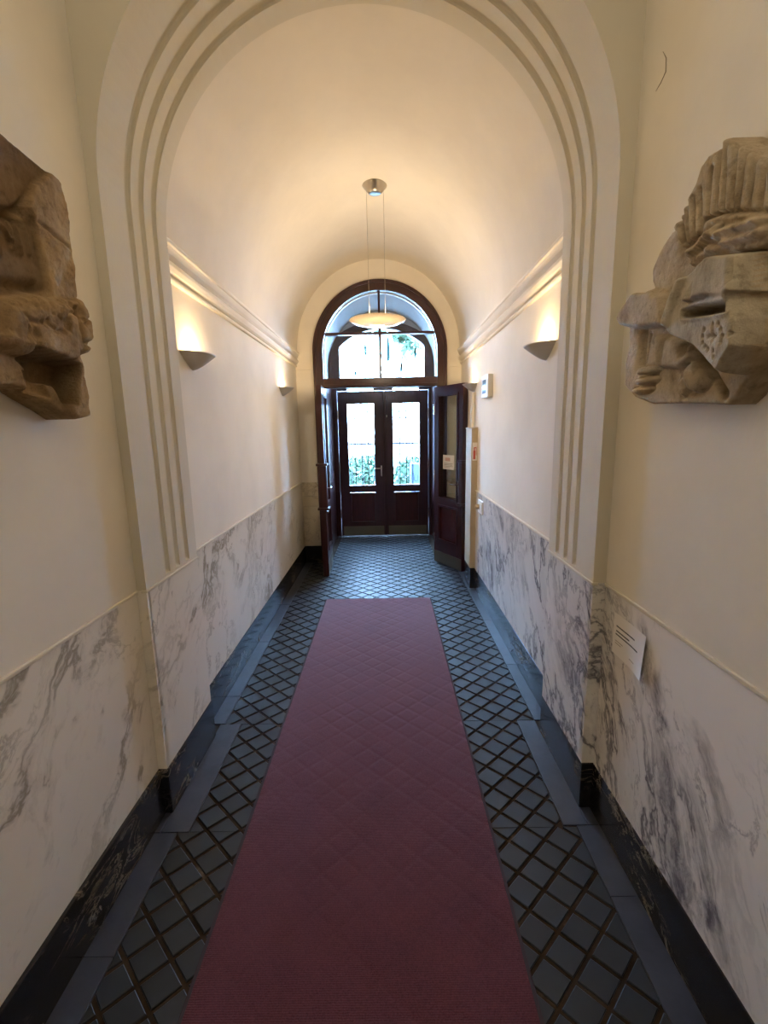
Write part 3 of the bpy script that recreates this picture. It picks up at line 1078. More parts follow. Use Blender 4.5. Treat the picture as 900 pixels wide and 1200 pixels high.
# notice stuck on the glass of the right leaf
def leaf_pt(x, y, z):
    return Vector((0.558 + x * math.cos(a2) - y * math.sin(a2), HY_ + x * math.sin(a2) + y * math.cos(a2), z))
nt_ = thing('notice', 'white notice taped on the glass of the open right door leaf', 'notice', leaf_pt(0.245, 0.0, 1.21), a2)
yface = (ya2 + yb2) / 2 - 0.0035
box('sheet', -0.105, 0.105, yface, yface + 0.001, -0.080, 0.080, 'paper', nt_)
bm = B()
for z, w0, w1 in ((-0.015, -0.085, 0.08), (-0.03, -0.085, 0.07), (-0.045, -0.085, 0.085), (-0.06, -0.085, 0.03)):
    add_box(bm, w0, w1, yface - 0.0006, yface - 0.0001, z - 0.003, z + 0.003)
obj('printed_lines', bm, 'pale_ink', nt_)['label'] = 'rows of small grey print'
bm = B()
add_box(bm, -0.06, 0.03, yface - 0.0006, yface - 0.0001, 0.012, 0.05)
obj('printed_patch', bm, 'pink_ink', nt_)['label'] = 'pale red printed patch'

# ------------------------------------------------------------------ outdoors (seen overexposed through the glass)
gr = box('ground_1', -14, 14, Y5 + 0.2, 30, -0.15, -0.02, 'pavement')
gr.name = 'pavement'
struct(gr, 'pale sunlit pavement outside the outer doors', 'pavement')
fe = thing('railing', 'black iron railing standing across the street outside the doors', 'railing', (0, 9.2, 0))
bm = B()
add_box(bm, -3.5, 3.5, -0.015, 0.015, 1.28, 1.32)
add_box(bm, -3.5, 3.5, -0.015, 0.015, 0.08, 0.12)
obj('rail', bm, 'black_iron', fe)
barm = None
for k in range(31):
    x = -3.45 + k * 0.23
    if barm is None:
        bm = B()
        add_tube(bm, [(0, 0, -0.02), (0, 0, 1.40)], 0.008, 6)
        add_lathe(bm, [(0, 0.10), (0.018, 0.03), (0.0, 0.0)], 6, (0, 0, 1.40))
        o = obj('bar', bm, 'black_iron', fe)
        barm = o.data
    else:
        o = link('bar', barm, None, fe)
    o.location = (x, 0, 0)
def shrub(x, y, w_, h_, lab, seed):
    t_ = thing('shrub', lab, 'shrub', (x, y, 0), 0, None)
    r_ = np.random.default_rng(seed)
    V, Fc = [], []
    for i in range(900):
        p = r_.normal(size=3)
        p /= np.linalg.norm(p)
        p = p * r_.uniform(0.55, 1.0) * np.array([w_, w_ * 0.6, h_ * 0.45]) + np.array([0, 0, h_ * 0.55])
        u = r_.normal(size=3) * 0.05
        v_ = r_.normal(size=3) * 0.03
        b0 = len(V)
        V += [p - u, p + v_, p + u, p - v_]
        Fc.append((b0, b0 + 1, b0 + 2, b0 + 3))
    tag(raw('foliage', V, Fc, 'leaf_green', t_), None, None, None, 'stuff')
    bm = B()
    add_tube(bm, [(0, 0, -0.03), (0.02, 0, h_ * 0.4), (0, 0.02, h_ * 0.7)], [0.03, 0.025, 0.012], 7)
    obj('stem', bm, 'bark', t_)
shrub(0.75, 10.4, 0.7, 0.98, 'green shrub behind the railing, seen through the right outer door', 3)
shrub(-0.55, 10.6, 0.5, 1.05, 'green shrub behind the railing, seen through the left outer door', 4)
shrub(2.4, 11.2, 0.9, 1.9, 'taller green shrub behind the railing, right of the doorway', 5)
bm = B()
add_box(bm, -0.16, 0.16, -0.12, 0.12, -0.02, 0.95, None, 0.02)
bx_ = obj('street_cabinet', bm, 'blue_paint', None, False, (0.60, 8.55, 0))
tag(bx_, 'blue street cabinet in front of the railing, behind the right outer door', 'cabinet')
pt = thing('street_tree', 'leafy tree across the street, showing through the fanlight', 'tree', (0.35, 12.5, 0))
r_ = np.random.default_rng(11)
V, Fc = [], []
for i in range(2200):
    c_ = np.array([(-0.55, 0, 4.7), (0.1, 0.4, 5.2), (0.3, 0, 4.1), (0.95, 0.3, 4.6), (-0.2, 0.2, 5.9)][i % 5])
    p = r_.normal(size=3)
    p /= np.linalg.norm(p)
    p = p * r_.uniform(0.2, 1) * np.array([0.42, 0.5, 0.75]) + c_
    u, v_ = r_.normal(size=3) * 0.09, r_.normal(size=3) * 0.05
    b0 = len(V)
    V += [p - u, p + v_, p + u, p - v_]
    Fc.append((b0, b0 + 1, b0 + 2, b0 + 3))
tag(raw('foliage', V, Fc, 'leaf_green', pt), None, None, None, 'stuff')
bm = B()
add_tube(bm, [(0, 0, -0.03), (0.03, 0, 2.2), (0, 0, 3.6)], [0.13, 0.1, 0.06], 9)
for q in ((-0.3, 0, 4.9), (0.1, 0.3, 5.0), (0.4, 0.3, 4.5), (0.1, 0.2, 5.3)):
    add_tube(bm, [(0, 0, 2.8), (q[0] * 0.5, q[1], 3.7), q], [0.06, 0.04, 0.015], 6)
obj('trunk', bm, 'bark', pt)

# ------------------------------------------------------------------ pendant lamp
PX, PY = -0.050, 3.92
pe = thing('pendant_lamp', 'pendant lamp with frosted glass dish hung on two wires from the vault', 'lamp', (PX, PY, 2.44))
bm = B()
ztop = ZV + RV - 2.44
cprof = [(0.0, ztop + 0.012), (0.098, ztop + 0.008), (0.098, ztop - 0.002), (0.090, ztop - 0.012), (0.060, ztop - 0.045), (0.048, ztop - 0.056), (0.044, ztop - 0.058), (0.0, ztop - 0.060)]
add_lathe(bm, cprof, 40)
obj('canopy', bm, 'brushed_nickel', pe, True)['label'] = 'conical brushed metal canopy'
for sx_ in (-1, 1):
    bm = B()
    add_tube(bm, [(sx_ * 0.066, 0, ztop - 0.035), (sx_ * 0.0645, 0, 0.055)], 0.0016, 6)
    obj('wire', bm, 'wire', pe)
bm = B()
add_box(bm, -0.078, 0.078, -0.012, 0.012, 0.050, 0.066, None, 0.003)
add_tube(bm, [(-0.02, 0, 0.055), (-0.02, 0, 0.02)], 0.008, 8)
add_tube(bm, [(0.02, 0, 0.055), (0.02, 0, 0.02)], 0.008, 8)
obj('lamp_holder', bm, 'brushed_nickel', pe)
bm = B()
dish = [(0.060, -0.0285), (0.12, -0.020), (0.18, -0.004), (0.222, 0.016), (0.229, 0.020), (0.224, 0.023), (0.18, 0.003), (0.12, -0.013), (0.060, -0.0215), (0.060, -0.0285)]
add_lathe(bm, dish, 48)
obj('dish', bm, 'frosted_dish', pe, True)
bm = B()
add_lathe(bm, [(0.058, 0.010), (0.078, 0.010), (0.078, 0.016), (0.058, 0.016), (0.058, 0.010)], 32)
obj('ring', bm, 'brushed_nickel', pe, True)
bm = B()
add_lathe(bm, [(0, -0.034), (0.030, -0.031), (0.0585, -0.022), (0.050, -0.004), (0.030, 0.014), (0, 0.02)], 20, (0, 0, 0.0))
obj('bulb', bm, 'bulb', pe, True)
light('pendant_light', 'POINT', (PX, PY, 2.44 + 0.095), 12, WARM, shadow_soft_size=0.04)
light('pendant_down_light', 'AREA', (PX, PY, 2.44 - 0.036), 7, WARM, shape='DISK', size=0.11)

# ------------------------------------------------------------------ wall sconces
def sconce_mesh():
    P_, W_, H_ = 0.118, 0.150, 0.080
    N, S = 28, 12
    V, Fc = [], []
    for layer, (dp, dz) in enumerate(((1.0, 0.0), (0.955, 0.004))):
        for j in range(S + 1):
            s_ = j / S
            g = (1 - s_) ** 0.72
            for i in range(N + 1):
                a = math.pi * i / N
                V.append((P_ * dp * math.sin(a) * g, -W_ * dp * math.cos(a) * g, -H_ * dp * s_ ** 1.05 + (0.0 if j == 0 else dz)))
    M_ = (S + 1) * (N + 1)
    for layer in (0, 1):
        o_ = layer * M_
        for j in range(S):
            for i in range(N):
                a, b2, c_, e_ = o_ + j * (N + 1) + i, o_ + j * (N + 1) + i + 1, o_ + (j + 1) * (N + 1) + i + 1, o_ + (j + 1) * (N + 1) + i
                Fc.append((a, b2, c_, e_) if layer == 0 else (a, e_, c_, b2))
    for i in range(N):
        Fc.append((i, M_ + i, M_ + i + 1, i + 1))
    return V, Fc
SV, SF = sconce_mesh()
sme = None
for nm, xw, s_, yc, zr, lab in (('l', XLC, 1, 2.505, 1.998, 'white half-bowl wall lamp on the left wall, nearest the arch'),
                                ('l', XLC, 1, 4.640, 2.010, 'white half-bowl wall lamp on the left wall, near the end wall'),
                                ('r', XRC, -1, 2.585, 2.022, 'white half-bowl wall lamp on the right wall, nearest the arch'),
                                ('r', XRC, -1, 4.610, 2.005, 'white half-bowl wall lamp on the right wall, above the fire cabinet')):
    t_ = thing('wall_sconce', lab, 'wall lamp', (xw, yc, zr), 0 if s_ > 0 else math.pi, 'half-bowl wall lamps along the corridor')
    if sme is None:
        o = raw('bowl', SV, SF, 'lamp_plaster', t_, True)
        sme = o.data
        bm = B()
        add_tube(bm, [(0.045, -0.045, -0.034), (0.045, 0.045, -0.034)], 0.006, 8)
        o2 = obj('lamp_tube', bm, 'bulb', t_)
        sme2 = o2.data
        bm = B()
        add_box(bm, 0.0, 0.014, -0.06, 0.06, -0.05, -0.012)
        o3 = obj('back_plate', bm, 'white_plastic', t_)
        sme3 = o3.data
    else:
        link('bowl', sme, None, t_)
        link('lamp_tube', sme2, None, t_)
        link('back_plate', sme3, None, t_)
    light('sconce_light', 'POINT', (xw + s_ * 0.040, yc, zr - 0.004), 4.4, SCONCE, shadow_soft_size=0.012)

# ------------------------------------------------------------------ wall fittings on the right
ic = thing('intercom_panel', 'white wall intercom box with grey screen on the right corridor wall', 'intercom', (XRC, 3.94, 1.925))
box('housing', -0.042, 0.0, -0.12, 0.12, -0.09, 0.09, 'white_plastic', ic, 0.006)
box('screen', -0.0435, -0.040, -0.055, 0.085, -0.055, 0.055, 'screen_glass', ic, 0.001)
sw_ = thing('light_switch', 'white light switch plate on the right marble wainscot', 'switch', (XRC - 0.009, 4.14, 0.875))
box('plate', -0.012, 0.0, -0.10, 0.10, -0.06, 0.06, 'white_plastic', sw_, 0.003)
box('rocker', -0.018, -0.011, -0.085, -0.01, -0.035, 0.035, 'white_plastic', sw_, 0.002)
bm = B()
add_lathe(bm, [(0, 0.0), (0.022, 0.0), (0.022, 0.03), (0.016, 0.038), (0, 0.038)], 14)
bmesh.ops.transform(bm, matrix=Matrix.Rotation(-math.pi / 2, 4, 'Y'), verts=bm.verts)
bmesh.ops.transform(bm, matrix=Matrix.Translation((-0.011, 0.05, -0.005)), verts=bm.verts)
obj('knob', bm, 'beige_paint', sw_)['label'] = 'yellowed round knob'
cb = thing('fire_cabinet', 'narrow beige fire cabinet with red extinguisher sign beside the open door', 'cabinet', (XRC, 4.40, 0))
box('body', -0.060, 0.0, 0.0, 0.30, 0.212, 1.575, 'beige_paint', cb, 0.003)
box('cover', -0.065, 0.0, -0.004, 0.304, 1.576, 1.592, 'beige_paint', cb, 0.003)
box('plinth', -0.058, -0.013, 0.004, 0.296, 0.002, 0.211, 'black_marble', cb)
# red extinguisher pictogram on the narrow side
sg = box('sign_plate', -0.050, -0.004, -0.0022, -0.0002, 1.28, 1.45, 'paper', cb)
bm = B()
add_box(bm, -0.042, -0.022, -0.004, -0.0024, 1.292, 1.375, None, 0.0006)
add_box(bm, -0.037, -0.027, -0.004, -0.0024, 1.376, 1.405)
add_box(bm, -0.030, -0.012, -0.004, -0.0024, 1.398, 1.406)
add_box(bm, -0.016, -0.011, -0.004, -0.0024, 1.33, 1.400)
obj('pictogram', bm, 'red_ink', sg)['label'] = 'red fire extinguisher symbol'
bm = B()
add_tube(bm, [(XRC - 0.018, 4.55, 1.594), (XRC - 0.018, 4.55, 1.925)], 0.016, 10)
cdt = obj('conduit', bm, 'plaster')
tag(cdt, 'painted conduit pipe rising from the fire cabinet to the wall lamp', 'pipe')

# paper notice on the near right wainscot, its free corner curling off the marble
V, Fc, NU, NV = [], [], 14, 10
for j in range(NV + 1):
    for i in range(NU + 1):
        u, v_ = i / NU, j / NV
        curl = 0.016 * max(0, u - 0.5) ** 1.6 * 2.2 * (0.5 + v_ * 0.9)
        V.append((XRN - 0.0035 - curl, 1.612 - 0.219 * u, 0.913 - 0.157 * v_ + 0.005 * u))
for j in range(NV):
    for i in range(NU):
        a = j * (NU + 1) + i
        Fc.append((a, a + 1, a + NU + 2, a + NU + 1))
pn = thing('paper_notice', 'white paper notice curling off the right marble wainscot by the arch', 'notice', (0, 0, 0))
raw('sheet', V, Fc, 'paper', pn, True)
def strip(bm, u0, u1, v0, v1):
    def P(u, v_):
        curl = 0.016 * max(0, u - 0.5) ** 1.6 * 2.2 * (0.5 + v_ * 0.9)
        return (XRN - 0.0043 - curl, 1.612 - 0.219 * u, 0.913 - 0.157 * v_ + 0.005 * u)
    K = 6
    A = [bm.verts.new(P(u0 + (u1 - u0) * k / K, v0)) for k in range(K + 1)]
    C = [bm.verts.new(P(u0 + (u1 - u0) * k / K, v1)) for k in range(K + 1)]
    for k in range(K):
        bm.faces.new((A[k], A[k + 1], C[k + 1], C[k]))
for u0, u1, v_, h_, mt in ((0.10, 0.68, 0.27, 0.035, 'ink'), (0.10, 0.52, 0.39, 0.035, 'ink'), (0.09, 0.80, 0.47, 0.035, 'ink'),
                           (0.09, 0.34, 0.64, 0.022, 'pale_ink'), (0.09, 0.28, 0.70, 0.022, 'pale_ink'), (0.55, 0.72, 0.80, 0.022, 'pale_ink')):
    bm = B()
    ww, k = u0, 0
    while ww < u1 - 0.01:
        e = min(u1, ww + (0.06, 0.11, 0.045, 0.085)[k % 4])
        strip(bm, ww, e, v_ + 0.002 * (k % 2), v_ + h_)
        ww = e
        k += 1
    bmesh.ops.remove_doubles(bm, verts=bm.verts, dist=1e-4)
    obj('text_line', bm, mt, pn)

# ------------------------------------------------------------------ stone reliefs (carved height fields)
def inside(poly, X, Y):
    p = np.array(poly)
    r = np.zeros(X.shape, bool)
    j = len(p) - 1
    for i in range(len(p)):
        xi, yi, xj, yj = p[i, 0], p[i, 1], p[j, 0], p[j, 1]
        c_ = ((yi > Y) != (yj > Y)) & (X < (xj - xi) * (Y - yi) / (yj - yi + 1e-12) + xi)
        r ^= c_
        j = i
    return r


def seg_near(a, b2, X, Y):
    ax, ay = a
    bx, by = b2
    dx, dy = bx - ax, by - ay
    t_ = np.clip(((X - ax) * dx + (Y - ay) * dy) / (dx * dx + dy * dy + 1e-12), 0, 1)
    px, py = ax + t_ * dx, ay + t_ * dy
    return np.hypot(X - px, Y - py), px, py


def poly_dist(poly, X, Y):
    D = np.full(X.shape, 9.0)
    PX_, PY_ = X.copy(), Y.copy()
    for i in range(len(poly)):
        d, px, py = seg_near(poly[i], poly[(i + 1) % len(poly)], X, Y)
        k = d < D
        D[k] = d[k]
        PX_[k] = px[k]
        PY_[k] = py[k]
    return np.where(inside(poly, X, Y), D, -D), PX_, PY_


def plate(H, poly, X, Y, top, rnd, LAB=None, lab=None):
    d, _, _ = poly_dist(poly, X, Y)
    t_ = np.clip(d / rnd, 0, 1)
    k = d > 0
    prof = np.sqrt(np.clip(1 - (1 - t_) ** 2, 0, 1))
    Hn = H + (top - H) * prof
    H[:] = np.where(k, Hn, H)
    if LAB is not None:
        LAB[k] = lab
    return k


def groove(H, a, b2, X, Y, dep, wdt):
    d, _, _ = seg_near(a, b2, X, Y)
    H -= dep * np.exp(-(d / wdt) ** 2)


def fbm(X, Y, s, seed):
    r = np.random.default_rng(seed)
    o = np.zeros(X.shape)
    amp = 1.0
    for _ in range(5):
        for _ in range(3):
            th, ph, th2 = r.uniform(0, 6.28, 3)
            o += amp * 0.5 * np.sin((X * np.cos(th) + Y * np.sin(th)) * s + ph + 1.5 * np.sin((X * np.cos(th2) + Y * np.sin(th2)) * s * 0.7))
        s *= 2.0
        amp *= 0.52
    return o / 3


def relief(name, label, outline, build, xw, sgn, labs, tones=(), step=0.0026):
    p = np.array(outline)
    ys_ = np.arange(p[:, 0].min() - step, p[:, 0].max() + 2 * step, step)
    zs_ = np.arange(p[:, 1].min() - step, p[:, 1].max() + 2 * step, step)
    YY_, ZZ_ = np.meshgrid(ys_, zs_)
    # roughen outline slightly
    D, PX_, PY_ = poly_dist(outline, YY_, ZZ_)
    H, LAB = build(YY_, ZZ_)
    H = np.maximum(H, 0.012)
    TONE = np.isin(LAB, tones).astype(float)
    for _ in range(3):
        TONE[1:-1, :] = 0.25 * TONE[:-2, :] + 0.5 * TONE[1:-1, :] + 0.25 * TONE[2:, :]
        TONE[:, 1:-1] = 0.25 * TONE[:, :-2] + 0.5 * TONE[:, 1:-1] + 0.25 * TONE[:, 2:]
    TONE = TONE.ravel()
    for _ in range(1):
        H[1:-1, :] = 0.25 * H[:-2, :] + 0.5 * H[1:-1, :] + 0.25 * H[2:, :]
        H[:, 1:-1] = 0.25 * H[:, :-2] + 0.5 * H[:, 1:-1] + 0.25 * H[:, 2:]
    ed = np.clip(D / 0.008, 0, 1)
    H = H * (0.90 + 0.10 * np.sqrt(np.clip(1 - (1 - ed) ** 2, 0, 1)))
    ny, nx = YY_.shape
    keep_v = D > -step * 0.75
    PY = np.where(D < 0, PX_, YY_)
    PZ = np.where(D < 0, PY_, ZZ_)
    root = thing(name, label, 'relief', (xw, float(p[:, 0].mean()), float(p[:, 1].min())))
    oy, oz = float(p[:, 0].mean()), float(p[:, 1].min())
    faces = {k: [] for k in labs}
    edges = {}
    idx_ = np.arange(nx * ny).reshape(ny, nx)
    kq = keep_v[:-1, :-1] & keep_v[:-1, 1:] & keep_v[1:, 1:] & keep_v[1:, :-1] & ((D[:-1, :-1] + D[1:, 1:] + D[:-1, 1:] + D[1:, :-1]) > -step * 0.5)
    verts_ = np.stack([sgn * H, PY - oy, PZ - oz], -1).reshape(-1, 3)
    allf = []
    for j, i in zip(*np.nonzero(kq)):
        f = (int(idx_[j, i]), int(idx_[j, i + 1]), int(idx_[j + 1, i + 1]), int(idx_[j + 1, i]))
        lab = int(LAB[j, i])
        faces[lab if lab in faces else 0].append(f)
        for a, c_ in zip(f, f[1:] + f[:1]):
            k = (min(a, c_), max(a, c_))
            edges[k] = None if k in edges else (a, c_)
    skirt = [e for e in edges.values() if e]
    for lab, (pn_, mt) in labs.items():
        fs = faces[lab]
        if not fs:
            continue
        vi = sorted({k for f in fs for k in f})
        mp = {k: n2 for n2, k in enumerate(vi)}
        V = [tuple(verts_[k]) for k in vi]
        Fo = [tuple(mp[k] for k in f) for f in fs]
        tn = [TONE[k] for k in vi]
        if lab == 0:
            back = {}
            for a, c_ in skirt:
                for k in (a, c_):
                    if k not in back:
                        back[k] = (len(V), len(V) + 1)
                        y_, z_ = verts_[k][1], verts_[k][2]
                        V.append(tuple(verts_[k]))
                        V.append((-sgn * 0.004, y_, z_))
                        tn += [TONE[k], TONE[k]]
                Fo.append((back[a][0], back[a][1], back[c_][1], back[c_][0]))
        o = raw(pn_, V, Fo, mt, root, False)
        bm = B()
        bm.from_mesh(o.data)
        bmesh.ops.recalc_face_normals(bm, faces=bm.faces)
        # make the carved side face away from the wall
        s_ = sum((f.normal.x * sgn) * f.calc_area() for f in bm.faces)
        if s_ < 0:
            bmesh.ops.reverse_faces(bm, faces=bm.faces)
        bm.to_mesh(o.data)
        bm.free()
        at_ = o.data.attributes.new('tone', 'FLOAT', 'POINT')
        at_.data.foreach_set('value', np.array(tn, dtype=np.float32))
        for pg in o.data.polygons:
            pg.use_smooth = True
    return root


# --- right: fragment with a jousting helm, fan crest and mantling
R_OUT = [(1.316, 2.104), (1.267, 2.136), (1.237, 2.169), (1.224, 2.195), (1.196, 2.207), (1.171, 2.203), (1.161, 2.217), (1.143, 2.214), (1.118, 2.195), (1.087, 2.168), (1.051, 2.133), (1.029, 2.113), (1.013, 2.096), (0.969, 2.055), (0.944, 1.963), (0.945, 1.775), (0.95, 1.735), (0.985, 1.706), (1.01, 1.690), (1.035, 1.672), (1.045, 1.655), (1.07, 1.637), (1.126, 1.642), (1.248, 1.65), (1.371, 1.654), (1.471, 1.681), (1.536, 1.721), (1.546, 1.793), (1.533, 1.85), (1.536, 1.909), (1.559, 1.935), (1.544, 1.963), (1.506, 1.984), (1.466, 1.983), (1.4, 1.965), (1.423, 2.001), (1.422, 2.036), (1.391, 2.07), (1.348, 2.102)]
R_CREST = [(1.302, 2.094), (1.252, 2.138), (1.221, 2.165), (1.208, 2.191), (1.181, 2.203), (1.156, 2.199), (1.147, 2.217), (1.117, 2.204), (1.068, 2.163), (1.016, 2.112), (0.946, 2.047), (0.933, 1.969), (0.986, 2.004), (1.01, 2.01), (1.08, 2.04), (1.128, 2.057), (1.179, 2.066), (1.195, 2.039), (1.257, 2.028)]
R_RIBS = [[(1.275, 2.096), (1.255, 2.045)], [(1.264, 2.105), (1.247, 2.038)], [(1.247, 2.111), (1.232, 2.037)], [(1.222, 2.113), (1.207, 2.036)], [(1.199, 2.119), (1.186, 2.036)], [(1.167, 2.144), (1.166, 2.057)], [(1.146, 2.187), (1.138, 2.057)], [(1.129, 2.193), (1.113, 2.051)], [(1.093, 2.159), (1.089, 2.044)], [(1.067, 2.145), (1.069, 2.039)], [(1.037, 2.109), (1.038, 2.026)], [(1.007, 2.087), (1.007, 2.017)], [(0.982, 2.071), (0.978, 2.004)]]
R_WREATH = [(1.241, 2.023), (1.179, 2.034), (1.163, 2.06), (1.113, 2.051), (1.066, 2.034), (0.972, 1.995), (0.925, 1.965), (0.984, 1.929), (1.1, 1.965), (1.17, 1.977), (1.226, 1.974)]
R_HELM = [(1.236, 1.863), (1.205, 1.917), (1.179, 1.945), (1.125, 1.954), (1.067, 1.942), (0.981, 1.913), (0.965, 1.841), (0.945, 1.798), (0.945, 1.745), (1.0, 1.693), (1.04, 1.716), (1.12, 1.768), (1.213, 1.808), (1.237, 1.825)]
R_SLOT = [(1.16, 1.845), (1.16, 1.861), (1.125, 1.86), (0.979, 1.835), (0.976, 1.817), (1.068, 1.83)]
R_HOLES = [(1.003, 1.798), (1.03, 1.802), (1.069, 1.8), (0.991, 1.785), (0.961, 1.771), (0.983, 1.771), (0.986, 1.76), (1.073, 1.786), (1.072, 1.773), (1.058, 1.762), (1.044, 1.754), (1.02, 1.748), (1.016, 1.735), (0.939, 1.702)]
R_MANT = [(1.565, 1.922), (1.545, 1.955), (1.46, 1.99), (1.33, 1.955), (1.300, 1.90), (1.30, 1.855), (1.443, 1.876), (1.53, 1.90)]
R_FOLD = [(1.355, 1.843), (1.263, 1.817), (1.167, 1.779), (1.188, 1.745), (1.236, 1.736), (1.333, 1.751)]


def build_r(Y, Z):
    H = np.full(Y.shape, 0.066) + 0.006 * fbm(Y, Z, 18, 1)
    LAB = np.zeros(Y.shape, int)
    k = plate(H, R_CREST, Y, Z, 0.092, 0.008, LAB, 1)
    Hc = H.copy()
    for a, c_ in R_RIBS:
        dy, dz = a[0] - c_[0], a[1] - c_[1]
        a2_ = (a[0] + dy * 0.25, a[1] + dz * 0.25)
        groove(Hc, a2_, c_, Y, Z, 0.028, 0.0040)
    H[k] = Hc[k]
    k = plate(H, R_WREATH, Y, Z, 0.102, 0.012, LAB, 1)
    nz = np.abs(fbm(Y, Z, 55, 4))
    H[k] += (0.018 * nz)[k] - 0.004
    for a, c_ in (((1.09, 1.985), (0.98, 1.962)), ((1.13, 2.01), (0.99, 1.985)), ((1.21, 2.00), (1.12, 2.02))):
        d, _, _ = seg_near(a, c_, Y, Z)
        H += np.where(k, 0.014 * np.exp(-(d / 0.009) ** 2) - 0.010 * np.exp(-((d - 0.014) / 0.006) ** 2), 0)
    for q_ in np.linspace(0, 1, 9):
        y_, z_ = 1.235 - 0.075 * q_, 1.985 + 0.018 * q_
        groove(H, (y_, z_ + 0.03), (y_ - 0.006, z_ - 0.012), Y, Z, 0.008, 0.0035)
    # mantling on the left
    plate(H, R_MANT, Y, Z, 0.102, 0.014, LAB, 3)
    plate(H, [(1.36, 1.945), (1.43, 2.03), (1.36, 2.09), (1.30, 2.06), (1.27, 1.98), (1.29, 1.93)], Y, Z, 0.07, 0.03)
    groove(H, (1.444, 1.862), (1.455, 1.775), Y, Z, 0.05, 0.013)
    groove(H, (1.41, 1.85), (1.43, 1.76), Y, Z, 0.02, 0.007)
    plate(H, R_FOLD, Y, Z, 0.092, 0.014, LAB, 3)
    groove(H, (1.30, 1.83), (1.31, 1.76), Y, Z, 0.010, 0.008)
    groove(H, (1.22, 1.805), (1.215, 1.775), Y, Z, 0.035, 0.010)
    groove(H, (1.184, 1.773), (1.083, 1.661), Y, Z, 0.030, 0.0085)
    for cy_, cz_, r1, r2, hgt in ((1.173, 1.712, 0.042, 0.040, 0.030), (1.225, 1.692, 0.02, 0.028, 0.012), (1.395, 1.748, 0.045, 0.016, 0.03), (1.40, 1.722, 0.05, 0.016, 0.028), (1.42, 1.697, 0.05, 0.013, 0.022)):
        e = ((Y - cy_) / r1) ** 2 + ((Z - cz_) / r2) ** 2
        H += hgt * np.sqrt(np.clip(1 - e, 0, 1))
        groove_d = np.abs(np.sqrt(e) - 1.05)
        H -= 0.010 * np.exp(-(groove_d / 0.14) ** 2)
    # helmet, bulging towards its ridge
    d, _, _ = poly_dist(R_HELM, Y, Z)
    k = d > 0
    ridge, _, _ = seg_near((0.975, 1.95), (0.938, 1.685), Y, Z)
    top = 0.128 + 0.030 * np.exp(-(ridge / 0.10) ** 2)
    prof = np.sqrt(np.clip(1 - (1 - np.clip(d / 0.014, 0, 1)) ** 2, 0, 1))
    H[k] = (H + (top - H) * prof)[k]
    LAB[k] = 2
    # plate over the brow, its lower edge and roll
    plate(H, [(1.14, 1.872), (1.11, 1.935), (1.06, 1.95), (0.975, 1.925), (0.955, 1.845), (1.0, 1.852), (1.055, 1.868)], Y, Z, 0.156, 0.006, LAB, 2)
    groove(H, (1.104, 1.945), (1.112, 1.885), Y, Z, 0.016, 0.010)
    groove(H, (0.985, 1.925), (0.98, 1.87), Y, Z, 0.010, 0.006)
    plate(H, [(1.245, 1.84), (1.22, 1.90), (1.185, 1.948), (1.165, 1.935), (1.19, 1.89), (1.215, 1.835)], Y, Z, 0.142, 0.012, LAB, 2)
    e = np.hypot(Y - 0.972, (Z - 1.856)) / 0.017
    H += 0.014 * np.sqrt(np.clip(1 - e ** 2, 0, 1))
    # sight slot with raised rim
    ds, _, _ = poly_dist(R_SLOT, Y, Z)
    H += 0.005 * np.exp(-((ds + 0.005) / 0.004) ** 2)
    H -= np.where(ds > 0, 0.070 * np.clip(ds / 0.0025, 0, 1), 0)
    for (y_, z_) in R_HOLES:
        H -= 0.016 * np.exp(-(np.hypot(Y - y_, Z - z_) / 0.0042) ** 4)
    groove(H, (1.03, 1.794), (1.027, 1.770), Y, Z, 0.010, 0.003)
    groove(H, (1.05, 1.782), (1.007, 1.776), Y, Z, 0.010, 0.003)
    H += 0.0025 * fbm(Y, Z, 60, 9)
    return H, LAB


relief('stone_relief', 'pale stone relief of a slotted helmet with fan crest on the right wall', R_OUT, build_r, XRN, -1,
       {0: ('slab', 'pale_stone'), 1: ('crest', 'pale_stone'), 2: ('helmet', 'grey_stone'), 3: ('mantling', 'pale_stone')})

# --- left: brown weathered fragment
L_OUT = [(0.99, 2.27), (1.123, 2.294), (1.216, 2.3), (1.372, 2.291), (1.398, 2.285), (1.404, 2.258), (1.402, 2.20), (1.406, 2.13), (1.400, 2.037), (1.403, 2.0), (1.392, 1.96), (1.409, 1.91), (1.400, 1.848), (1.392, 1.822), (1.400, 1.795), (1.398, 1.767), (1.404, 1.733), (1.402, 1.654), (1.35, 1.643), (1.304, 1.666), (1.242, 1.692), (1.178, 1.721), (1.145, 1.724), (1.096, 1.717), (0.95, 1.706), (0.93, 1.9), (0.94, 2.15)]
L_STRIP = [(1.36, 2.29), (1.40, 2.284), (1.412, 2.185), (1.412, 1.96), (1.29, 1.94), (1.283, 2.043), (1.271, 2.121), (1.247, 2.158), (1.288, 2.225)]
L_DRUM = [(1.078, 2.072), (1.203, 2.121), (1.277, 2.134), (1.308, 2.055), (1.318, 1.984), (1.18, 1.934), (1.043, 1.897)]
L_BODY = [(1.096, 1.901), (1.156, 1.925), (1.219, 1.953), (1.288, 1.957), (1.338, 1.965), (1.405, 1.985), (1.448, 1.915), (1.42, 1.84), (1.34, 1.786), (1.269, 1.792), (1.184, 1.789), (1.129, 1.793), (1.083, 1.8), (1.072, 1.821)]
L_SCROLL = [(0.958, 1.914), (1.042, 1.921), (1.061, 1.91), (1.064, 1.864), (1.044, 1.829), (1.029, 1.823), (1.015, 1.788), (0.928, 1.768)]
L_CAV = [(1.169, 1.816), (1.235, 1.808), (1.296, 1.803), (1.385, 1.800), (1.355, 1.685), (1.318, 1.682), (1.281, 1.731), (1.221, 1.739), (1.17, 1.785)]
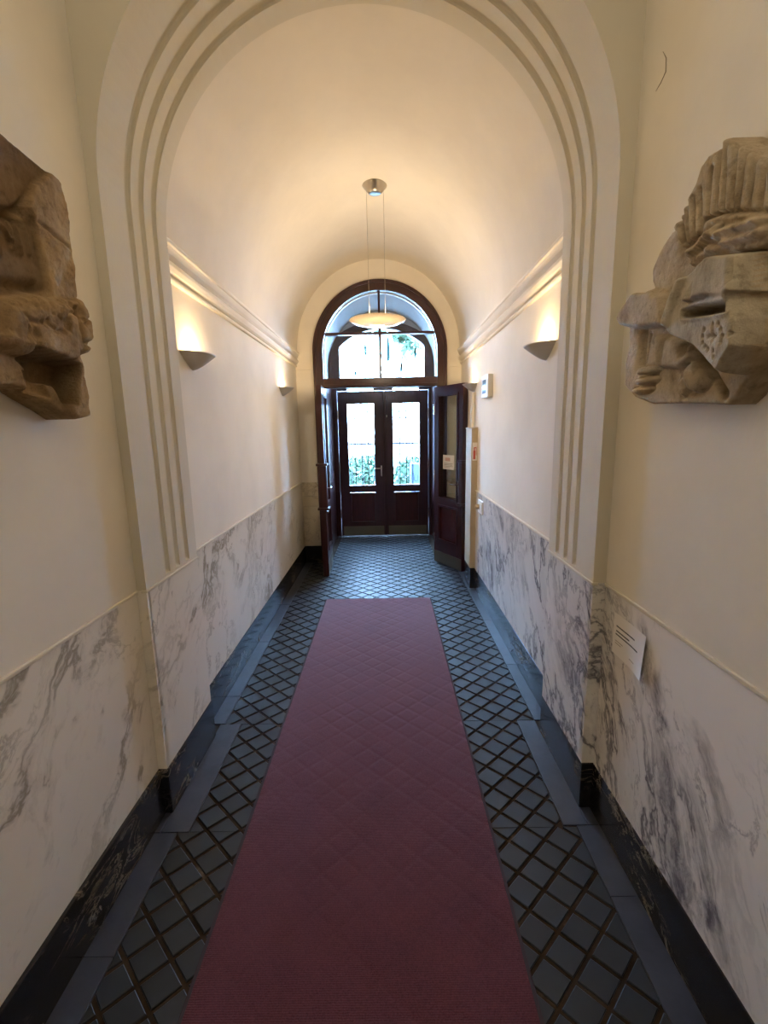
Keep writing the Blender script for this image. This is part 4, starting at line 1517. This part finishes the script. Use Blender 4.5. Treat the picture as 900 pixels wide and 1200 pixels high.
L_STRI = [[(1.164, 2.085), (1.182, 2.063)], [(1.187, 2.103), (1.194, 2.041)], [(1.21, 2.101), (1.218, 2.037)], [(1.238, 2.112), (1.246, 2.047)], [(1.141, 2.067), (1.153, 2.015)]]


def build_l(Y, Z):
    H = np.full(Y.shape, 0.082) + 0.008 * fbm(Y, Z, 14, 21)
    LAB = np.zeros(Y.shape, int)
    up = [(0.9, 2.4), (1.45, 2.4), (1.385, 2.30), (1.28, 2.18), (1.21, 2.13), (1.05, 2.09), (0.9, 2.07)]
    k = plate(H, up, Y, Z, 0.094, 0.012, LAB, 1)
    plate(H, L_DRUM, Y, Z, 0.092, 0.04, LAB, 1)
    for a, c_ in L_STRI:
        d, _, _ = seg_near(a, c_, Y, Z)
        H += 0.014 * np.exp(-(d / 0.0045) ** 2)
    groove(H, (1.33, 2.235), (1.22, 2.125), Y, Z, 0.030, 0.012)
    groove(H, (1.22, 2.125), (1.05, 2.085), Y, Z, 0.025, 0.012)
    groove(H, (1.25, 1.97), (1.06, 1.93), Y, Z, 0.02, 0.014)
    plate(H, L_STRIP, Y, Z, 0.110, 0.007, LAB, 0)
    st, _, _ = poly_dist(L_STRIP, Y, Z)
    LAB[st > 0] = 2
    groove(H, (1.28, 2.135), (1.39, 2.115), Y, Z, 0.010, 0.005)
    H += np.where(st > 0, 0.007 * fbm(Y, Z, 45, 5), 0)
    k = plate(H, L_BODY, Y, Z, 0.138, 0.03, LAB, 2)
    cr = np.abs(fbm(Y, Z, 34, 8))
    H -= np.where(k, 0.012 * np.exp(-(cr / 0.09) ** 2), 0)
    H += np.where(k, 0.008 * fbm(Y, Z, 40, 15), 0)
    for a, c_ in (((1.345, 1.945), (1.36, 1.83)), ((1.36, 1.83), (1.42, 1.82)), ((1.36, 1.86), (1.43, 1.85))):
        groove(H, a, c_, Y, Z, 0.016, 0.006)
    plate(H, [(1.33, 1.83), (1.41, 1.83), (1.41, 1.64), (1.33, 1.64), (1.31, 1.677), (1.345, 1.735)], Y, Z, 0.102, 0.012, LAB, 2)
    plate(H, L_CAV, Y, Z, 0.022, 0.008, LAB, 1)
    plate(H, [(1.18, 1.76), (1.24, 1.755), (1.27, 1.70), (1.2, 1.70)], Y, Z, 0.05, 0.02)
    plate(H, L_SCROLL, Y, Z, 0.165, 0.03, LAB, 2)
    e = np.hypot(Y - 1.035, Z - 1.865)
    groove(H, (1.048, 1.868), (1.035, 1.83), Y, Z, 0.03, 0.006)
    H += 0.0045 * fbm(Y, Z, 80, 9)
    return H, LAB


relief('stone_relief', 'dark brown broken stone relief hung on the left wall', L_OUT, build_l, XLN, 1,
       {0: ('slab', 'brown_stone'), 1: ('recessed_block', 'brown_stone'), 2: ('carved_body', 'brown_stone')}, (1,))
